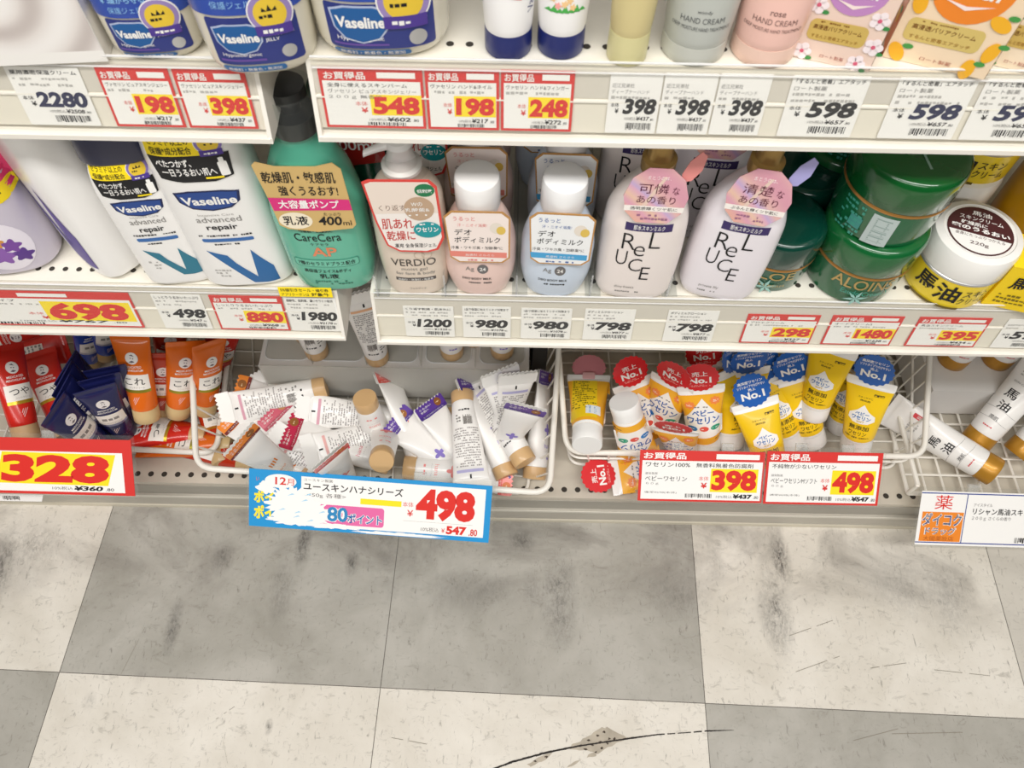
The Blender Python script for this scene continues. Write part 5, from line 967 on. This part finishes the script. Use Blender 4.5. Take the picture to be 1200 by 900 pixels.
medt('orange', (208, 484), .125, (218, 400), True, .3, 'orange tube with a pale gold cap against the basket side')
medt('brick', (192, 480), .106, (190, 414), True, 0, 'dark orange tube with an emblem, flat end up, in the middle right')
medt('brick', (197, 432), .110, (200, 380), True, .1, 'brown-orange tube in shade at the back right')
medt('blue', (104, 424), .108, (104, 370), True, .5, 'blue tube with a gold cap standing at the back, left one'); medt('blue', (124, 414), .122, (124, 360), True, .4, 'blue tube with a gold cap standing at the back, middle one'); medt('blue', (146, 414), .110, (146, 366), True, .3, 'blue tube mostly hidden behind the orange tube')
medt('brick', (215, 508), .102, (140, 494), .106, .5, 'flat dark orange tube end poking out under the gold cap'); medt('red', (225, 512), .104, (135, 508), .108, .7, 'red tube lying along the front of the basket'); medt('orange', (248, 522), .102, (165, 520), .104, .7, 'orange tube lying lowest at the front rim')
medt('orange', (240, 480), .120, (246, 400), True, .6, 'orange tube seen through the side wires of the big basket'); medt('brick', (258, 520), .100, (242, 450), .112, .2, 'dark orange tube behind the side wires near the front'); medt('red', (256, 430), .108, (262, 385), True, .2, 'red-orange tube behind the side wires at the back'); medt('brick', (258, 530), .100, (200, 512), .104, .2, 'dark orange tube lying in the front corner behind the wires')

# ================================================================== yellow tubes in the middle basket
BP = {}
BG = 'yellow petrolatum tubes in the basket'
BY = '#f5b32c'; SY = '#f6cc1a'
def baby_front(m, B, L, w):
    B = Turn(B, 0, .000, 0, 1.38, 1.2); L /= 1.2; w /= 1.38
    wh = mat('#f7f5f0', .35); m.fill(B, [(-w * .98, L - .011), (-w * .98, L - .028), (-w * .5, L - .012)], mat(BY, .4), .0002)
    m.fill(B, [(-.0175, .034), (-.0185, .060), (0, .088), (.0185, .060), (.0175, .034)], wh, .0004); bl_ = mat('#1f5fae', .45)
    m.text(B, 'ベビー', -.0105, .0655, .021, .0082, bl_, .0006, bold=.03); m.text(B, 'ワセリン', -.0155, .0545, .031, .0095, bl_, .0006, bold=.03); m.dashes(B, -.008, .0755, .008, .079, 1, GREY, .0006)
    for x, c in ((-.011, '#2f7fc4'), (0, '#e2574a'), (.011, '#27a07c')): m.fill(B, ell(x, .0475, .0045, .0036, 18), mat(c, .45), .0006); m.dashes(B, x - .003, .0465, x + .003, .0485, 1, PAPER, .0008)
    for x in (-.012, .0125): m.fill(B, scallop(x, .0845 if x > 0 else .080, .0048, 8, .15), mat('#f08a4a', .45), .0006); m.dashes(B, x - .003, .083 if x > 0 else .0785, x + .003, .086 if x > 0 else .0815, 2, PAPER, .0008)
    m.text(B, '60g', .010, .028, .006, .0024, INK, .0006)
def baby_back(m, B, L, w):
    m.rect(B, -w * .74, .034, w * .40, L - .013, mat('#f3cf22', .4), .0004); m.dashes(B, -w * .70, .050, w * .36, L - .015, 14, mat('#7a6a1a', .5), .0006); m.rect(B, -w * .1, .040, w * .55, .056, mat('#e9f1f6', .4), .0006); m.barcode(Turn(B, w * .22, .048, PI / 2), -.007, -.005, .007, .005, mat('#2f8ac4', .5), .0008); m.rect(B, -.0009, L - .0065, .0009, L - .002, mat('#27408f', .5), .0006)
def soft_front(m, B, L, w):
    B = Turn(B, 0, .002, 0, 1.2, 1.1); L /= 1.1; w /= 1.2
    m.fill(B, [(x, y) for x, y in [(0, .078), (.006, .070), (.0135, .064), (.0140, .057), (.008, .0525), (0, .0515), (-.008, .0525), (-.0140, .057), (-.0135, .064), (-.006, .070)]], mat('#f7f5f0', .35), .0004); bl_ = mat('#1f6fb4', .45)
    m.text(B, 'ベビー', -.0075, .0635, .015, .0048, bl_, .0006, bold=.03); m.text(B, 'ワセリン', -.0100, .0570, .020, .0056, bl_, .0006, bold=.03); m.text(B, 'SOFT', -.004, .0535, .008, .0025, mat('#c9a41a', .5), .0006, bold=.02)
    m.text(B, '無添加', -.0105, .0425, .021, .0066, INK, .0006, bold=.01); m.text(B, 'ワセリン', -.0095, .0345, .019, .0056, INK, .0006, bold=.01); m.text(B, '無香料・無着色・防腐剤なし', -.013, .0300, .026, .0024, INK, .0006, bold=.01); m.text(B, '健栄製薬', .0065, .0915, .011, .0034, INK, .0006, bold=.03); m.text(B, 'スキンケアに', -.009, .0865, .016, .0022, INK, .0006); m.text(B, '高純度', -.006, .0825, .011, .0024, INK, .0006)
def soft_back(m, B, L, w): m.dashes(B, -w * .6, .045, w * .6, L - .016, 12, mat('#6a5a1a', .5), .0005); m.barcode(B, -.008, .032, .008, .042, INK, .0005)
def seal(c, soft):
    def fn(m, L, w):
        Ft = Flat((0, -.0028, 0), (1, 0, 0), (0, 0, 1)); r = .0245; cy = L + r * .72; m.card(Ft, scallop(0, cy, r, 20, .035), mat(c, .4, coat=.2), .0006, mat('#d88a92' if not soft else '#7f9ccc', .45)); m.card(Flat((0, .0022, 0), (-1, 0, 0), (0, 0, 1)), rr(-.009, L - .008, .009, L + .004, .002), mat('#e6b4b4' if not soft else '#9fb4d8', .4), .0004)
        if not soft: m.text(Ft, '売上', -.0105, cy + .002, .021, .0085, PAPER, .0003, bold=.012); m.text(Ft, 'No.1', -.0145, cy - .0105, .029, .0105, PAPER, .0003, bold=.035); m.dashes(Ft, -.013, cy - .0165, .013, cy - .0125, 2, mat('#f0b0a8', .5), .0003)
        else: m.text(Ft, '高純度ワセリン', -.0165, cy + .0105, .033, .0046, PAPER, .0003, bold=.02); m.text(Ft, 'ソフトタイプでのびやすい', -.0185, cy + .0048, .037, .0044, PAPER, .0003, bold=.02); m.text(Ft, '売上', -.005, cy - .0005, .010, .0042, PAPER, .0003, bold=.02); m.text(Ft, 'No.1', -.0155, cy - .0125, .031, .0110, PAPER, .0003, bold=.035)
        return
    return fn
def baby(v, cap, z, end, high, roll, label, L=.124):
    A = at(cap[0], cap[1], z); M = span(A, end, L, high, roll); soft = v == 'soft'; k = v
    if k not in BP:
        t = BP[k] = htube(label, M, .0208, .0312, L, .024, SY if soft else BY, '#f4f3f0', soft_front if soft else baby_front, BG, head_fn=seal('#2260b4' if soft else '#d8232a', soft), back_fn=soft_back if soft else baby_back)
        m = MB(); B = Body([(a, b + .0002, c + .0003, e) for a, b, c, e in tube_keys(.0208, .0312, L, .024)]); m.body(B, mat('#f6f4f0', .35, coat=.25), 40, 8, L - .013 if not soft else L - .012, L + .0003); tb = [k for k in t.children if k.name.startswith('tube_body')][0]; m.build('crimp', tb); m = MB(); m.body(B, mat('#f6f4f0', .35, coat=.25), 40, 3, .024, .0285, False, False); m.build('collar', tb); return
    copy_tree(BP[k], label, M)
baby('baby', (688, 522), .188, (690, 440), False, PI, 'back-facing yellow tube with its white cap at the left basket corner')
baby('baby', (731, 470), .222, (752, 545), False, 0, 'upside-down yellow tube with its white cap on top')
BP['baby']
baby('baby', (768, 522), .100, (742, 446), True, .1, 'yellow and white tube with a red seal behind the upside-down one')
baby('baby', (772, 505), .112, (788, 447), True, -.25, 'yellow and white tube with a tilted red seal in the middle')
baby('baby', (827, 524), .130, (821, 452), True, 0, 'yellow and white tube with a red seal facing straight out')
baby('baby', (835, 500), .105, (826, 425), True, 0, 'yellow and white tube behind, only its red seal showing')
baby('baby', (801, 530), .102, (791, 503), True, -.5, 'low yellow tube with a sloping red seal in front')
baby('baby', (775, 549), .112, (715, 556), .112, .2, 'yellow tube lying on the basket bottom at the front')
baby('soft', (855, 520), .125, (858, 430), True, .9, 'yellow soft tube seen edge-on beside the red-sealed tubes')
baby('soft', (925, 522), .118, (898, 440), True, .35, 'yellow soft tube with a white cap behind the blue-sealed front one')
baby('soft', (908, 560), .135, (884, 470), True, .1, 'front yellow soft tube with a large blue seal')
baby('soft', (870, 500), .110, (876, 432), True, .3, 'yellow soft tube behind, only its blue seal showing at the left')
baby('soft', (952, 485), .168, (978, 405), True, -.15, 'yellow soft tube held high in the middle, white cap down')
baby('soft', (952, 518), .118, (930, 440), True, .1, 'yellow soft tube behind the high one, white cap at the bottom')
baby('soft', (1002, 524), .145, (1022, 445), True, -.1, 'yellow soft tube with a blue seal at the right of the basket')
baby('soft', (985, 500), .105, (1005, 430), True, -.4, 'yellow soft tube in shade behind the right one')

# ================================================================== horse oil tubes on the wire tray
def oil_front(m, B, L, w):
    m.text(B, '馬', -.011, L * .50, .017, .0135, INK, .0004, bold=.012); m.text(B, '油', -.008, L * .385, .017, .0135, INK, .0004, bold=.012); m.text(B, '潤肌', -.006, L * .285, .013, .0055, INK, .0004); m.rect(B, .011, L * .72, .018, L * .80, mat('#d2343c', .45), .0004); m.text(B, '薬用', .0125, L * .73, .004, .006, PAPER, .0006)
    for y in (.36, .26): m.wire([B(-.022 + .044 * i / 16, L * y + .004 * math.sin(i / 16 * PI), .0002) for i in range(17)], .00025, GREY, 4)
    m.text(B, 'SKIN CREAM', -.013, L * .64, .026, .0026, GREY, .0004); m.dashes(B, -.005, L * .205, .008, L * .225, 1, mat('#d2343c', .5), .0004); m.dashes(B, -.012, L * .70, .006, L * .80, 3, LGREY, .0004)
OG = 'white horse oil cream tubes by the wire tray'; OM = '#c08a2e'
def oil(cap, z, end, high, roll, label, L=.165):
    M = span(at(cap[0], cap[1], z), end, L, high, roll)
    if 'oil' not in BP: BP['oil'] = htube(label, M, .0215, .0275, L, .022, '#f2efeb', OM, oil_front, OG, rough=.28, capmetal=.35); return
    copy_tree(BP['oil'], label, M)
oil((1170, 556), .128, (1040, 478), .128, -.35, 'white horse oil tube lying on the wire tray, gold cap to the right')
oil((1152, 508), .128, (1236, 412), .240, -.2, 'white horse oil tube leaning up to the right, gold cap down')
oil((1203, 522), .125, (1300, 432), .225, 0, 'white horse oil tube at the right edge, mostly its gold cap')
t = thing('display_box', 'white card display box standing behind the wire tray', 'display box', None, None); m = MB(); q = at(1085, 486, .105); m.box(q.x - .02, q.y + .004, .103, q.x + .42, q.y + .17, .170, mat('#e6e3df', .5, var=.02)); m.build('box', t); m = MB(); m.card(Flat((0, 0, .1702), (1, 0, 0), (0, 1, 0)), [(q.x - .02, q.y + .004), (q.x + .42, q.y + .004), (q.x + .42, q.y + .17), (q.x - .02, q.y + .17)], mat('#e2dfdb', .5), .0002, h0=.0003); m.build('top_flap', t)
for x, y, lb in ((1120, 436, 'white horse oil tube standing on the display box, left one'), (1172, 436, 'white horse oil tube standing on the display box, right one')):
    q2 = at(x, y, .1707); copy_tree(BP['oil'], lb, TR((q2.x, q2.y + .022, .1710), -.35))
